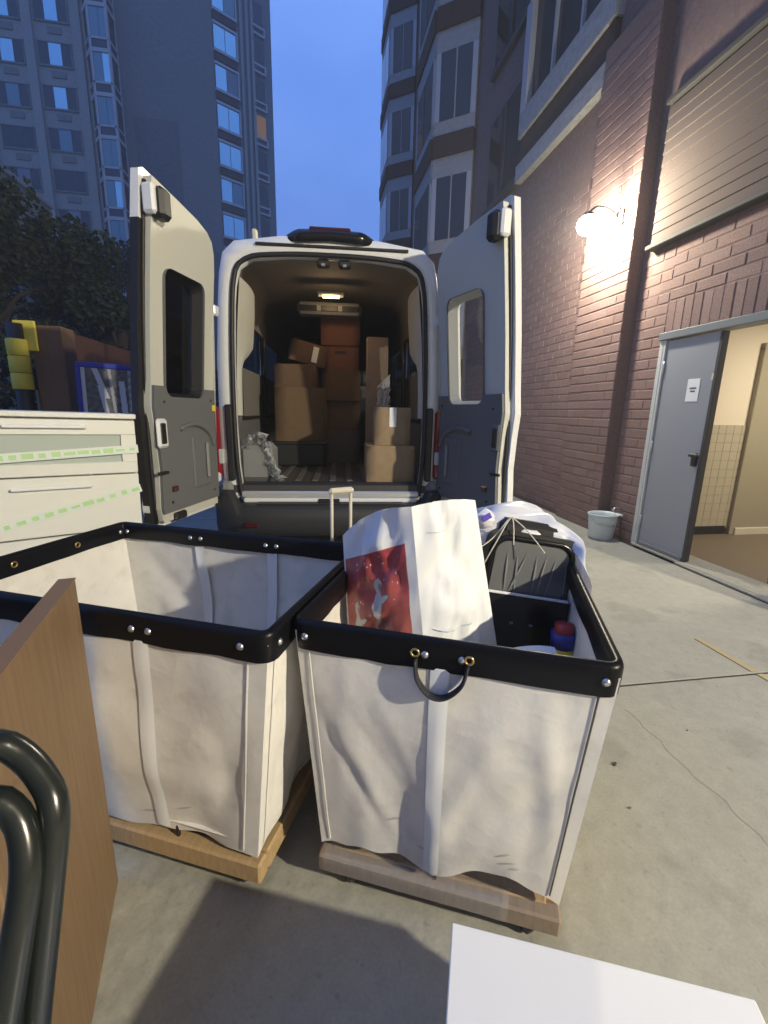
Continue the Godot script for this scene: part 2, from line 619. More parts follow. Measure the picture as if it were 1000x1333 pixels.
func brick_building() -> void:
	var b := thing("brick_building", "tall brown brick apartment building with white banded bay windows and a wall lamp", "building", Vector3(WX, 0, -4.6))
	b.position = Vector3.ZERO
	# backing walls (mortar), cut round the doorway z -4.13 .. -2.6, y 0 .. 2.14
	var st := st0()
	box(st, Vector3(WX + 0.16, 2.0, -10.3), Vector3(0.28, 4.4, 12.34))
	box(st, Vector3(WX + 0.16, 3.17, -3.365), Vector3(0.28, 2.06, 1.53))
	box(st, Vector3(WX + 0.16, 2.0, -2.25), Vector3(0.28, 4.4, 0.7))
	box(st, Vector3(4.5, 2.0, -1.74), Vector3(2.1, 4.4, 0.1))
	box(st, Vector3(5.19, 2.0, 3.0), Vector3(0.28, 4.4, 9.4))
	part("backing_wall", done(st), M.mortar, b)
	part("pilaster_core", bx(Vector3(WX - 0.055, 2.65, -5.03), Vector3(0.15, 5.3, 0.86)), M.mortar, b)
	# upper wall
	part("upper_wall", bx(Vector3(WX + 0.2, 16.2, -10.85), Vector3(0.36, 24.0, 17.9)), M.wall_brown, b)
	part("added_rear_wing", bx(Vector3(-2.0, 10.0, 9.2), Vector3(15.6, 20.4, 1.6)), M.band_white, b)  # unseen wing added to cut blue sky fill and bounce lamp light
	part("upper_wall", bx(Vector3(5.6, 16.2, 3.2), Vector3(0.36, 24.0, 9.8)), M.wall_brown, b)
	part("upper_wall", bx(Vector3(4.52, 16.2, -1.72), Vector3(1.78, 24.0, 0.36)), M.wall_brown, b)
	# bricks: courses 0.1016, length 0.305
	var bm := []
	for k in 3:
		bm.append(bx(Vector3.ZERO, Vector3(0.04, 0.0905, 0.293 + 0.001 * k), 0.006))
	var half := bx(Vector3.ZERO, Vector3(0.04, 0.0905, 0.14), 0.006)
	var soldier := bx(Vector3.ZERO, Vector3(0.04, 0.295, 0.0905), 0.006)
	var singles := []
	var rest := []
	# pilaster face
	for j in 50:
		var y := 0.052 + j * 0.1016
		if j % 2 == 0:
			for i in 3:
				singles.append([bm[i % 3], Vector3(WX - 0.116, y, -4.745 - i * 0.2915)])
		else:
			singles.append([half, Vector3(WX - 0.116, y, -4.67)])
			for i in 2:
				singles.append([bm[i], Vector3(WX - 0.116, y, -4.89 - i * 0.2915)])
			singles.append([half, Vector3(WX - 0.116, y, -5.385)])
	# wall between the pilaster and the door frame
	for j in 29:
		var y := 0.052 + j * 0.1016
		if j % 2 == 0:
			singles.append([bm[0], Vector3(WX + 0.036, y, -4.445)])
			singles.append([half, Vector3(WX + 0.036, y, -4.22)])
		else:
			singles.append([half, Vector3(WX + 0.036, y, -4.52)])
			singles.append([bm[1], Vector3(WX + 0.036, y, -4.296)])
	# soldier course above the door, then running courses
	for i in 17:
		singles.append([soldier, Vector3(WX + 0.036, 2.30, -4.096 + i * 0.1016)])
	for j in 5:
		var y := 2.502 + j * 0.1016
		for i in 6:
			singles.append([bm[i % 3], Vector3(WX + 0.036, y, -3.995 + i * 0.305 - (0.1525 if j % 2 else 0.0))])
	# nearer jamb side, out of view
	for j in 21:
		var y := 0.052 + j * 0.1016
		for i in 2:
			rest.append(Transform3D(Basis.IDENTITY, Vector3(WX + 0.036, y, -2.40 + i * 0.305 - (0.1525 if j % 2 else 0.0))))
	# wall beyond the pilaster
	for j in 41:
		var y := 0.052 + j * 0.1016
		for i in 34:
			rest.append(Transform3D(Basis.IDENTITY, Vector3(WX + 0.036, y, -5.62 - i * 0.305 - (0.1525 if j % 2 else 0.0))))
	R.seed = 99
	for s in singles:
		var p: Vector3 = s[1]
		p.x += R.randf_range(-0.002, 0.002)
		if singles.find(s) < 300:
			part("brick", s[0], M.brick[R.randi() % 5], b, Transform3D(Basis.IDENTITY, p))
		else:
			rest.append(Transform3D(Basis.IDENTITY, p))
	var mm := MultiMesh.new()
	mm.transform_format = MultiMesh.TRANSFORM_3D
	mm.use_colors = true
	mm.mesh = bm[0]
	mm.instance_count = rest.size()
	for i in rest.size():
		mm.set_instance_transform(i, rest[i])
		var v := R.randf_range(0.88, 1.1)
		mm.set_instance_color(i, Color(v, v * R.randf_range(0.95, 1.03), v))
	var mi := MultiMeshInstance3D.new()
	mi.name = "brick_courses"
	mi.multimesh = mm
	var bmat: StandardMaterial3D = M.brick[0].duplicate()
	bmat.vertex_color_use_as_albedo = true
	mi.material_override = bmat
	mi.set_meta("kind", "stuff")
	b.add_child(mi, true)
	# metal flashing below the louvres, slats above it
	part("flashing", bx(Vector3(WX - 0.03, 3.005, -3.2), Vector3(0.10, 0.045, 2.55), 0.008), M.flashing, b)
	part("louver_back", bx(Vector3(WX + 0.01, 3.63, -3.2), Vector3(0.03, 1.22, 2.53)), M.flashing, b)
	var lm := bx(Vector3.ZERO, Vector3(0.014, 0.105, 2.52), 0.003, Basis(Vector3.BACK, -0.12))
	for i in 12:
		part("slat", lm, M.louver, b, Transform3D(Basis.IDENTITY, Vector3(WX - 0.02, 3.085 + i * 0.099, -3.2)))
	part("louver_head", bx(Vector3(WX - 0.02, 4.27, -3.2), Vector3(0.08, 0.05, 2.55), 0.006), M.flashing, b)
	# door frame, closed leaf, threshold
	part("door_frame", bx(Vector3(WX + 0.03, 2.115, -3.36), Vector3(0.16, 0.07, 1.55), 0.006), M.frame_steel, b)
	part("door_frame", bx(Vector3(WX + 0.03, 1.04, -4.105), Vector3(0.12, 2.08, 0.055), 0.006), M.frame_light, b)
	part("door_stop", bx(Vector3(WX + 0.0, 1.04, -4.062), Vector3(0.06, 2.08, 0.028), 0.004), M.frame_light, b)
	part("door_frame", bx(Vector3(WX + 0.03, 1.04, -2.61), Vector3(0.12, 2.08, 0.05), 0.006), M.frame_steel, b)
	var dr := part("door", bx(Vector3(WX + 0.01, 1.05, -3.755), Vector3(0.045, 2.04, 0.575), 0.004), M.door_grey, b)
	part("edge_strip", bx(Vector3(WX + 0.012, 1.05, -3.45), Vector3(0.06, 2.04, 0.032), 0.004), M.flashing, dr)
	part("kick_rail", bx(Vector3(WX - 0.018, 0.045, -3.755), Vector3(0.012, 0.035, 0.57), 0.003), M.frame_steel, dr)
	for y in [0.28, 1.05, 1.82]:
		part("hinge", tb(PackedVector3Array([Vector3(WX - 0.02, y - 0.06, -4.045), Vector3(WX - 0.02, y + 0.06, -4.045)]), 0.011, 8), M.metal, dr)
	var hs := st0()
	box(hs, Vector3(WX - 0.03, 0.98, -3.50), Vector3(0.035, 0.12, 0.05), 0.008)
	box(hs, Vector3(WX - 0.06, 1.02, -3.485), Vector3(0.03, 0.03, 0.10), 0.008)
	part("handle", done(hs), M.black, dr)
	part("latch_plate", bx(Vector3(WX - 0.014, 1.70, -3.475), Vector3(0.006, 0.055, 0.02), 0.001), M.cream, dr)
	var nt := part("notice", bx(Vector3(WX - 0.0145, 1.595, -3.66), Vector3(0.002, 0.20, 0.135)), M.paper, dr)
	for l in [[1.612, 7], [1.585, 5]]:
		for i in l[1]:
			part("print_mark", bx(Vector3(WX - 0.0165, l[0], -3.66 + (i - l[1] * 0.5 + 0.5) * 0.0105), Vector3(0.001, 0.013, 0.0075)), M.ink, dr)
	part("threshold", bx(Vector3(WX + 0.1, 0.012, -3.0), Vector3(0.30, 0.024, 2.2), 0.006), M.kerb, b)
	part("threshold_lip", bx(Vector3(WX - 0.068, 0.011, -2.9), Vector3(0.03, 0.018, 1.15), 0.003), M.kerb, b)
	# tap and drain pipe by the bucket
	part("tap", tb(curve([Vector3(WX, 0.33, -4.40), Vector3(WX - 0.07, 0.33, -4.40), Vector3(WX - 0.085, 0.30, -4.40)], 8), 0.014, 8), M.metal, b)
	# bays: SW facet, W facet, NW facet; window bands by floor
	var z0s := [-4.2, -10.2, -16.2]
	for bi in [1, 2]:
		var z0: float = z0s[bi]
		var P := [Vector2(WX, z0), Vector2(2.74, z0 - 0.54), Vector2(2.74, z0 - 2.1), Vector2(WX, z0 - 2.64)]
		for fl in range(0 if bi == 0 else -1, 5):
			var y := 5.08 + fl * 2.26
			if y > 14.5 - (4.0 if bi == 0 else 0.0):
				continue
			var white := st0()
			var brown := st0()
			for k in 3:
				slab(white, P[k], P[k + 1], y - 0.27, y, 0.12, 0.06)
				slab(brown, P[k], P[k + 1], y - 0.67, y - 0.272, 0.12, 0.02)
				slab(white, P[k], P[k + 1], y - 1.05, y - 0.672, 0.12, 0.06)
			part("white_band", done(white), M.band_white, b)
			part("spandrel", done(brown), M.spandrel, b)
			for k in 3:
				if bi == 0 and k == 0:
					part("wall_panel", sl(P[0], P[1], y, y + 1.208, 0.12, 0.03), M.wall_brown, b)
					continue
				var d: Vector2 = (P[k + 1] - P[k]).normalized()
				var L: float = (P[k + 1] - P[k]).length()
				var fr := st0()
				for u in [0.0, L - 0.11]:
					slab(fr, P[k] + d * u, P[k] + d * (u + 0.11), y, y + 1.208, 0.12, 0.055)
				slab(fr, P[k] + d * (L * 0.5 - 0.02), P[k] + d * (L * 0.5 + 0.02), y, y + 1.208, 0.05, 0.0)
				slab(fr, P[k], P[k + 1], y + 1.17, y + 1.2075, 0.11, 0.05)
				var w := part("window", done(fr), M.frame_white, b)
				var halves := [[0.11, L * 0.5 - 0.02], [L * 0.5 + 0.02, L - 0.11]]
				for hh in halves:
					var pm: Material = M.pane_dark
					if bi == 2 and fl == 1 and k == 0:
						pm = M.pane_dark
					part("pane", sl(P[k] + d * hh[0], P[k] + d * hh[1], y, y + 1.208, 0.03, -0.04), pm, w)
				if bi == 2 and fl == 1 and k == 0:
					part("lit_curtain", sl(P[k] + d * (L * 0.55), P[k] + d * (L - 0.13), y + 0.25, y + 0.8, 0.01, -0.032), M.pane_warm, w)
					part("lit_curtain", sl(P[k] + d * (0.15), P[k] + d * (L * 0.42), y + 0.25, y + 0.7, 0.01, -0.032), M.pane_warm, w)
				if bi == 1 and fl == 0 and k == 0:
					var q: Vector2 = P[k] + d * (L * 0.62)
					part("room_lamp", bx(Vector3(q.x, y + 0.17, q.y) + Vector3(-0.03, 0, 0.03), Vector3(0.05, 0.05, 0.05), 0.015), M.chandelier, w)
		# bay soffit
		if bi == 0:
			var so := st0()
			quad(so, Vector3(WX, 4.04, z0), Vector3(2.74, 4.04, z0 - 0.54), Vector3(2.74, 4.04, z0 - 2.1), Vector3(WX, 4.04, z0 - 2.64))
			part("bay_soffit", done(so), M.band_white, b)
	# wide flat window with white bands, high on the wall
	for fl in 3:
		var y := 5.98 + fl * 2.5
		var zc := -6.62
		part("white_band", bx(Vector3(WX - 0.02, y - 0.17, zc), Vector3(0.14, 0.34, 2.36)), M.band_white, b)
		part("spandrel", bx(Vector3(WX + 0.0, y - 0.53, zc), Vector3(0.10, 0.376, 2.30)), M.spandrel, b)
		part("white_band", bx(Vector3(WX - 0.02, y - 0.84, zc), Vector3(0.14, 0.24, 2.36)), M.band_white, b)
		var fr := st0()
		box(fr, Vector3(WX - 0.02, y + 0.70, zc - 1.09), Vector3(0.14, 1.40, 0.18))
		box(fr, Vector3(WX - 0.02, y + 0.70, zc + 1.11), Vector3(0.14, 1.40, 0.14))
		box(fr, Vector3(WX - 0.02, y + 1.40, zc), Vector3(0.13, 0.06, 2.2))
		var w3 := part("window", done(fr), M.frame_white, b)
		for u in [-0.33, 0.38]:
			part("mullion", bx(Vector3(WX - 0.0, y + 0.68, zc + u), Vector3(0.08, 1.36, 0.05)), M.frame_white, w3)
		for u in [[-1.0, -0.355], [-0.305, 0.355], [0.405, 1.04]]:
			part("pane", bx(Vector3(WX + 0.01, y + 0.70, zc + (u[0] + u[1]) * 0.5), Vector3(0.02, 1.40, u[1] - u[0])), M.pane_dark, w3)
		if fl == 0:
			part("room_lamp", bx(Vector3(WX - 0.006, y + 1.16, zc + 0.5), Vector3(0.02, 0.16, 0.16), 0.008), M.chandelier, w3)
	# flat windows between the first two bays
	for fl in 4:
		var y := 5.2 + fl * 2.26
		var st2 := st0()
		box(st2, Vector3(WX + 0.0, y - 0.06, -8.55), Vector3(0.1, 0.1, 1.6))
		var w2 := part("window", done(st2), M.frame_dark, b)
		part("mullion", bx(Vector3(WX + 0.0, y + 0.7, -8.55), Vector3(0.06, 1.4, 0.05)), M.frame_dark, w2)
		for s in [-1, 1]:
			part("pane", bx(Vector3(WX + 0.01, y + 0.7, -8.55 + s * 0.37), Vector3(0.03, 1.4, 0.68)), M.pane_dark, w2)

func corridor() -> void:
	# room behind the doorway: closed, lit by a ceiling panel
	var f := structure("corridor_floor", bx(Vector3(6.1, -0.03, -3.3), Vector3(5.0, 0.08, 3.0)), M.floor_brown)
	var st := st0()
	box(st, Vector3(6.1, 1.9, -4.43), Vector3(5.0, 1.28, 0.12))
	box(st, Vector3(6.1, 0.62, -4.44), Vector3(5.0, 1.24, 0.10))
	var w := structure("corridor_wall", done(st), M.beige_wall)
	var tm := bx(Vector3.ZERO, Vector3(0.097, 0.097, 0.008), 0.0015)
	part("tile_backing", bx(Vector3(4.24, 0.66, -4.372), Vector3(1.28, 1.16, 0.01)), M.tile_grout, w)
	for j in 12:
		for i in 13:
			part("tile", tm, M.tile, w, Transform3D(Basis.IDENTITY, Vector3(3.66 + i * 0.1, 0.13 + j * 0.1, -4.364)))
	part("skirting", bx(Vector3(4.22, 0.055, -4.362), Vector3(1.23, 0.11, 0.02), 0.004), M.black, w)
	structure("corridor_end_wall", bx(Vector3(8.6, 1.25, -3.3), Vector3(0.12, 2.6, 3.0)), M.beige_wall)
	structure("corridor_side_wall", bx(Vector3(6.1, 1.25, -1.85), Vector3(5.0, 2.6, 0.12)), M.beige_wall)
	structure("corridor_ceiling", bx(Vector3(6.1, 2.56, -3.3), Vector3(5.0, 0.1, 3.0)), M.ceiling)
	var d := thing("corridor_door", "olive grey interior door with pale strip along its foot inside the lit corridor", "door", Vector3(5.42, 0, -4.36))
	part("door_leaf", bx(Vector3(0, 1.06, 0), Vector3(1.0, 2.02, 0.05), 0.005), M.room_door, d)
	part("frame", bx(Vector3(-0.53, 1.06, 0.005), Vector3(0.06, 2.1, 0.08), 0.006), M.room_door, d)
	part("frame", bx(Vector3(0.0, 2.12, 0.005), Vector3(1.12, 0.07, 0.08), 0.006), M.room_door, d)
	part("door_closer", bx(Vector3(-0.12, 1.93, 0.055), Vector3(0.34, 0.07, 0.05), 0.008), M.flashing, d)
	part("foot_strip", bx(Vector3(0.06, 0.045, 0.04), Vector3(1.1, 0.09, 0.03), 0.006), M.cream, d)
	var l := thing("ceiling_lamp", "square ceiling lamp panel inside the lit corridor", "lamp", Vector3(5.2, 2.5, -3.0))
	part("frame", bx(Vector3(0, -0.005, 0), Vector3(0.64, 0.03, 0.64), 0.005), M.frame_light, l)
	part("diffuser", bx(Vector3(0, -0.024, 0), Vector3(0.58, 0.01, 0.58)), glow(lin(1.0, 0.83, 0.55), 3.0), l)
	var al := AreaLight3D.new()
	al.name = "ceiling_lamp_light"
	al.area_size = Vector2(0.56, 0.56)
	al.light_color = lin(1.0, 0.89, 0.72)
	al.light_energy = 4.6
	al.area_range = 12.0
	al.area_attenuation = 2.0
	al.shadow_enabled = true
	al.position = Vector3(5.2, 2.46, -3.0)
	al.rotation_degrees = Vector3(-90, 0, 0)
	add_child(al)

func wall_lamps() -> void:
	var at := [Vector3(WX - 0.13, 3.36, -4.86), Vector3(5.05, 3.60, 3.20)]
	for i in 2:
		var l := thing("wall_lamp", ["glaring white flood lamp high on the brick pilaster", "unseen twin flood lamp on the recessed brick wall past the doorway"][i], "lamp", at[i], 0.0, "flood lamps on the brick wall")
		part("wall_plate", bx(Vector3(-0.015, 0.05, 0), Vector3(0.03, 0.16, 0.16), 0.006), M.frame_dark, l)
		part("arm", tb(curve([Vector3(-0.02, 0.05, 0), Vector3(-0.12, 0.13, 0), Vector3(-0.28, 0.15, 0), Vector3(-0.37, 0.085, 0)], 14), 0.014, 8), M.frame_dark, l)
		part("housing", lathe([Vector2(0.0, 0.085), Vector2(0.05, 0.08), Vector2(0.062, 0.06), Vector2(0.062, 0.045), Vector2(0.0, 0.045)], 20), M.frame_dark, l, Transform3D(Basis.IDENTITY, Vector3(-0.37, 0.0, 0)))
		var s := SphereMesh.new()
		s.radius = 0.11
		s.height = 0.20
		part("bulb", s, glow(Color(1.0, 0.96, 0.86), 14.0), l, Transform3D(Basis.IDENTITY, Vector3(-0.37, -0.03, 0)))
		var o := OmniLight3D.new()
		o.name = "wall_lamp_light"
		o.light_color = lin(1.0, 0.92, 0.70)
		o.light_energy = [6.0, 46.0][i]
		o.light_size = 0.07
		o.omni_range = 40.0
		o.omni_attenuation = 2.0
		o.shadow_enabled = true
		o.position = at[i] + Vector3(-0.37, -0.03, 0)
		add_child(o)

# ---------------------------------------------------------------- left tower
func tower() -> void:
	var t := thing("apartment_tower", "dark blue apartment tower at dusk with window rows and a blank brick side", "building")
	var Z := -38.0
	part("front_wall", bx(Vector3(-24.0, 27, Z - 3), Vector3(22.0, 60, 6)), M.tower_wall, t)
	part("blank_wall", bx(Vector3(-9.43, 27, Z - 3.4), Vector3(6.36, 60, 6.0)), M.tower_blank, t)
	for p in [[-10.3, 10.0, 2.9, 22.0], [-7.0, 6.0, 2.6, 13.5]]:
		part("wall_patch", bx(Vector3(p[0], p[1], Z - 0.39), Vector3(p[2], p[3], 0.03)), M.tower_patch, t)
	# facade windows, two columns in view (and one beyond)
	var pitch := 2.43
	for c in 3:
		for r in 8:
			var x: float = [-18.95, -16.1, -22.2][c]
			var y := 8.6 + r * pitch - (0.15 if c == 0 else -0.1)
			if c == 1: y += -0.15
			var st := st0()
			box(st, Vector3(x, y - 0.05, Z + 0.01), Vector3(2.1, 0.1, 0.14))
			box(st, Vector3(x - 1.0, y + 0.65, Z + 0.0), Vector3(0.08, 1.3, 0.1))
			box(st, Vector3(x + 1.0, y + 0.65, Z + 0.0), Vector3(0.08, 1.3, 0.1))
			box(st, Vector3(x, y + 1.28, Z + 0.0), Vector3(2.1, 0.06, 0.1))
			var w := part("window", done(st), M.tower_blank, t)
			R.seed = 50 + c * 10 + r
			part("pane", bx(Vector3(x - 0.68, y + 0.62, Z + 0.005), Vector3(0.58, 1.24, 0.02)), M.pane_dark, w)
			part("pane", bx(Vector3(x + 0.68, y + 0.62, Z + 0.005), Vector3(0.58, 1.24, 0.02)), M.pane_dark, w)
			part("pane", bx(Vector3(x, y + 0.62, Z + 0.008), Vector3(0.74, 1.24, 0.02)), [M.pane_sky, M.pane_dim, M.pane_dark, M.pane_curtain][[1, 2, 1, 3, 2, 1, 0, 0][(r + c) % 8]] if r < 7 else M.pane_sky, w)
			part("air_conditioner_grille", bx(Vector3(x + 0.1, y - 0.5, Z + 0.02), Vector3(0.85, 0.36, 0.08)), M.tower_blank, w)
	# piers between the columns
	for x in [-17.5, -14.6, -20.6]:
		part("pier", bx(Vector3(x, 27, Z + 0.12), Vector3(0.55, 60, 0.25)), M.tower_wall, t)
	# glazed bay beside the blank wall
	var P := [Vector2(-14.2, Z), Vector2(-13.6, Z + 0.9), Vector2(-12.45, Z + 0.9), Vector2(-12.4, Z - 0.3)]
	bay_stack(t, P, 6.9, 9, 2.43, [M.pane_dark, M.pane_dim, M.pane_dark], M.tower_band)
	# chamfered corner with bright windows: plan line from (-6.3) to the corner
	var a := Vector2(-6.25, Z - 0.4)
	var d := Vector2(0.84, -0.54)
	var bpt := a + d * 4.55
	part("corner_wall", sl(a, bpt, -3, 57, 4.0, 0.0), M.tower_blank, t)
	for r in 10:
		var y := 7.0 + r * 2.33
		var fr := st0()
		slab(fr, a + d * 0.05, a + d * 1.75, y - 0.16, y, 0.3, 0.2)
		slab(fr, a + d * 0.05, a + d * 1.75, y + 1.42, y + 1.56, 0.3, 0.2)
		slab(fr, a + d * 1.7, a + d * 1.8, y - 0.16, y + 1.56, 0.3, 0.205)
		var w := part("window", done(fr), M.tower_band, t)
		part("pane", sl(a + d * 0.08, a + d * 0.86, y, y + 1.42, 0.05, 0.12), M.pane_sky, w)
		part("pane", sl(a + d * 0.9, a + d * 1.7, y, y + 1.42, 0.05, 0.12), [M.pane_sky, M.pane_sky, M.pane_curtain, M.pane_sky, M.pane_dim][r % 5], w)
		part("spandrel", sl(a + d * 0.05, a + d * 1.75, y - 0.6, y - 0.17, 0.2, 0.12), M.spandrel, w)
		var fr2 := st0()
		slab(fr2, a + d * 3.0, a + d * 3.9, y + 0.35, y + 0.47, 0.25, 0.2)
		slab(fr2, a + d * 3.0, a + d * 3.9, y - 0.1, y + 0.02, 0.25, 0.2)
		slab(fr2, a + d * 3.86, a + d * 3.96, y - 0.1, y + 0.47, 0.25, 0.205)
		var w2 := part("window", done(fr2), M.tower_band, t)
		part("pane", sl(a + d * 3.05, a + d * 3.85, y + 0.5, y + 1.9, 0.05, 0.1), M.pane_warm if r == 6 else M.pane_dark, w2)
	for u in [2.0, 2.45, 2.85]:
		part("pier", sl(a + d * u, a + d * (u + 0.2), -3, 57, 0.3, 0.18), M.tower_wall, t)

func bay_stack(t: Node3D, P: Array, y0: float, n: int, pitch: float, panes: Array, band: Material) -> void:
	for r in n:
		var y := y0 + r * pitch
		var st := st0()
		for k in P.size() - 1:
			slab(st, P[k], P[k + 1], y - 0.22, y, 0.2, 0.06)
			var d: Vector2 = (P[k + 1] - P[k]).normalized()
			slab(st, P[k], P[k] + d * 0.1, y, y + pitch - 0.22, 0.15, 0.05)
			slab(st, P[k + 1] - d * 0.1, P[k + 1], y, y + pitch - 0.22, 0.15, 0.05)
			slab(st, P[k], P[k + 1], y + 0.48, y + 0.6, 0.15, 0.05)
		var w := part("window", done(st), band, t)
		for k in P.size() - 1:
			var d: Vector2 = (P[k + 1] - P[k]).normalized()
			var L: float = (P[k + 1] - P[k]).length()
			part("spandrel", sl(P[k] + d * 0.1, P[k + 1] - d * 0.1, y, y + 0.48, 0.06, 0.0), M.pane_dark, w)
			part("pane", sl(P[k] + d * 0.1, P[k] + d * (L * 0.55), y + 0.6, y + pitch - 0.22, 0.06, 0.0), panes[k], w)
			part("pane", sl(P[k] + d * (L * 0.57), P[k + 1] - d * 0.1, y + 0.6, y + pitch - 0.22, 0.06, 0.0), M.pane_sky if k == 1 and r % 3 == 0 else panes[k], w)

func low_building() -> void:
	var b := thing("low_building", "low tan building with flat roof edge behind the dark trees", "building")
	part("wall", bx(Vector3(-16.0, 4.8, -17.5), Vector3(10.0, 9.7, 12.6)), M.tan_wall, b)
	part("parapet", bx(Vector3(-15.96, 9.76, -17.5), Vector3(10.1, 0.2, 12.7), 0.03), M.tower_wall, b)
	part("corner_strip", bx(Vector3(-10.97, 4.8, -23.75), Vector3(0.12, 9.6, 0.14)), M.tower_band, b)
	for j in 2:
		for i in 4:
			var w := part("window", bx(Vector3(-10.98, 3.4 + j * 3.2, -13.0 - i * 2.8), Vector3(0.08, 1.5, 1.2), 0.01), M.frame_dark, b)
			part("pane", bx(Vector3(-10.93, 3.4 + j * 3.2, -13.0 - i * 2.8), Vector3(0.03, 1.36, 1.06)), M.pane_dark, w)

# ---------------------------------------------------------------- trees, fence
func trees() -> void:
	var leaf := st0()
	quad(leaf, Vector3(-0.09, 0, 0), Vector3(0.0, -0.05, 0.02), Vector3(0.11, 0, 0), Vector3(0, 0.06, 0.02))
	quad(leaf, Vector3(-0.05, 0.03, -0.06), Vector3(0.04, 0.02, -0.05), Vector3(0.03, 0.10, 0.05), Vector3(-0.04, 0.08, 0.04))
	var lm := done(leaf)
	var mats := []
	for k in [[0.020, 0.034, 0.012], [0.016, 0.030, 0.012], [0.026, 0.036, 0.013]]:
		var m := plain(k[0], k[1], k[2], 0.7)
		m.vertex_color_use_as_albedo = true
		mats.append(m)
	var spots := [[-6.6, -10.5, 4.9, 2.6, "broad dark tree with its crown against the low tan building"], [-6.0, -17.5, 6.4, 2.5, "dark leafy tree in front of the blank tower wall, beside the van's open door"], [-8.6, -12.6, 5.9, 2.5, "tallest dark tree, its crown crossing the tan building's wall"], [-4.4, -12.0, 3.6, 1.5, "small dense dark tree rising just behind the brown board fence"]]
	for i in spots.size():
		var s = spots[i]
		var t := thing("tree", s[4], "tree", Vector3(s[0], 0, s[1]), 0.0, "trees beyond the fence")
		R.seed = 300 + i
		var h: float = s[2]
		var st := st0(true)
		tube(st, curve([Vector3.ZERO, Vector3(0.1, h * 0.3, 0.05), Vector3(-0.05, h * 0.6, 0), Vector3(0.1, h * 0.9, 0)], 12), 0.13, 8)
		part("trunk", done(st), M.bark, t)
		var centers := []
		for k in 17:
			var an := R.randf() * TAU
			var rr: float = R.randf_range(0.35, 1.0) * s[3]
			var c := Vector3(cos(an) * rr, h * R.randf_range(0.28, 0.97), sin(an) * rr)
			if k == 0:
				c = Vector3(0, h * 0.93, 0)
			c.x *= 1.0 - 0.45 * clampf(c.y / h - 0.5, 0, 1)
			centers.append([c, R.randf_range(0.55, 1.05) * s[3] * 0.45])
			part("limb", tb(curve([Vector3(0, h * R.randf_range(0.3, 0.6), 0), c * Vector3(0.5, 0.95, 0.5), c], 6), 0.045, 6), M.bark, t)
		var mm := MultiMesh.new()
		mm.transform_format = MultiMesh.TRANSFORM_3D
		mm.use_colors = true
		mm.mesh = lm
		mm.instance_count = 16000
		for k in 16000:
			var c = centers[R.randi() % centers.size()]
			var v: Vector3 = Vector3(R.randfn(), R.randfn(), R.randfn()).normalized() * pow(R.randf(), 0.45) * c[1]
			v.y *= 0.75
			var bs := Basis(Vector3(R.randfn(), R.randfn(), R.randfn()).normalized(), R.randf() * TAU).scaled(Vector3.ONE * R.randf_range(0.4, 0.95))
			mm.set_instance_transform(k, Transform3D(bs, c[0] + v))
			var q := R.randf_range(0.6, 1.35)
			mm.set_instance_color(k, Color(q, q, q))
		var mi := MultiMeshInstance3D.new()
		mi.name = "crown"
		mi.multimesh = mm
		mi.material_override = mats[i % 3]
		mi.set_meta("kind", "stuff")
		t.add_child(mi, true)

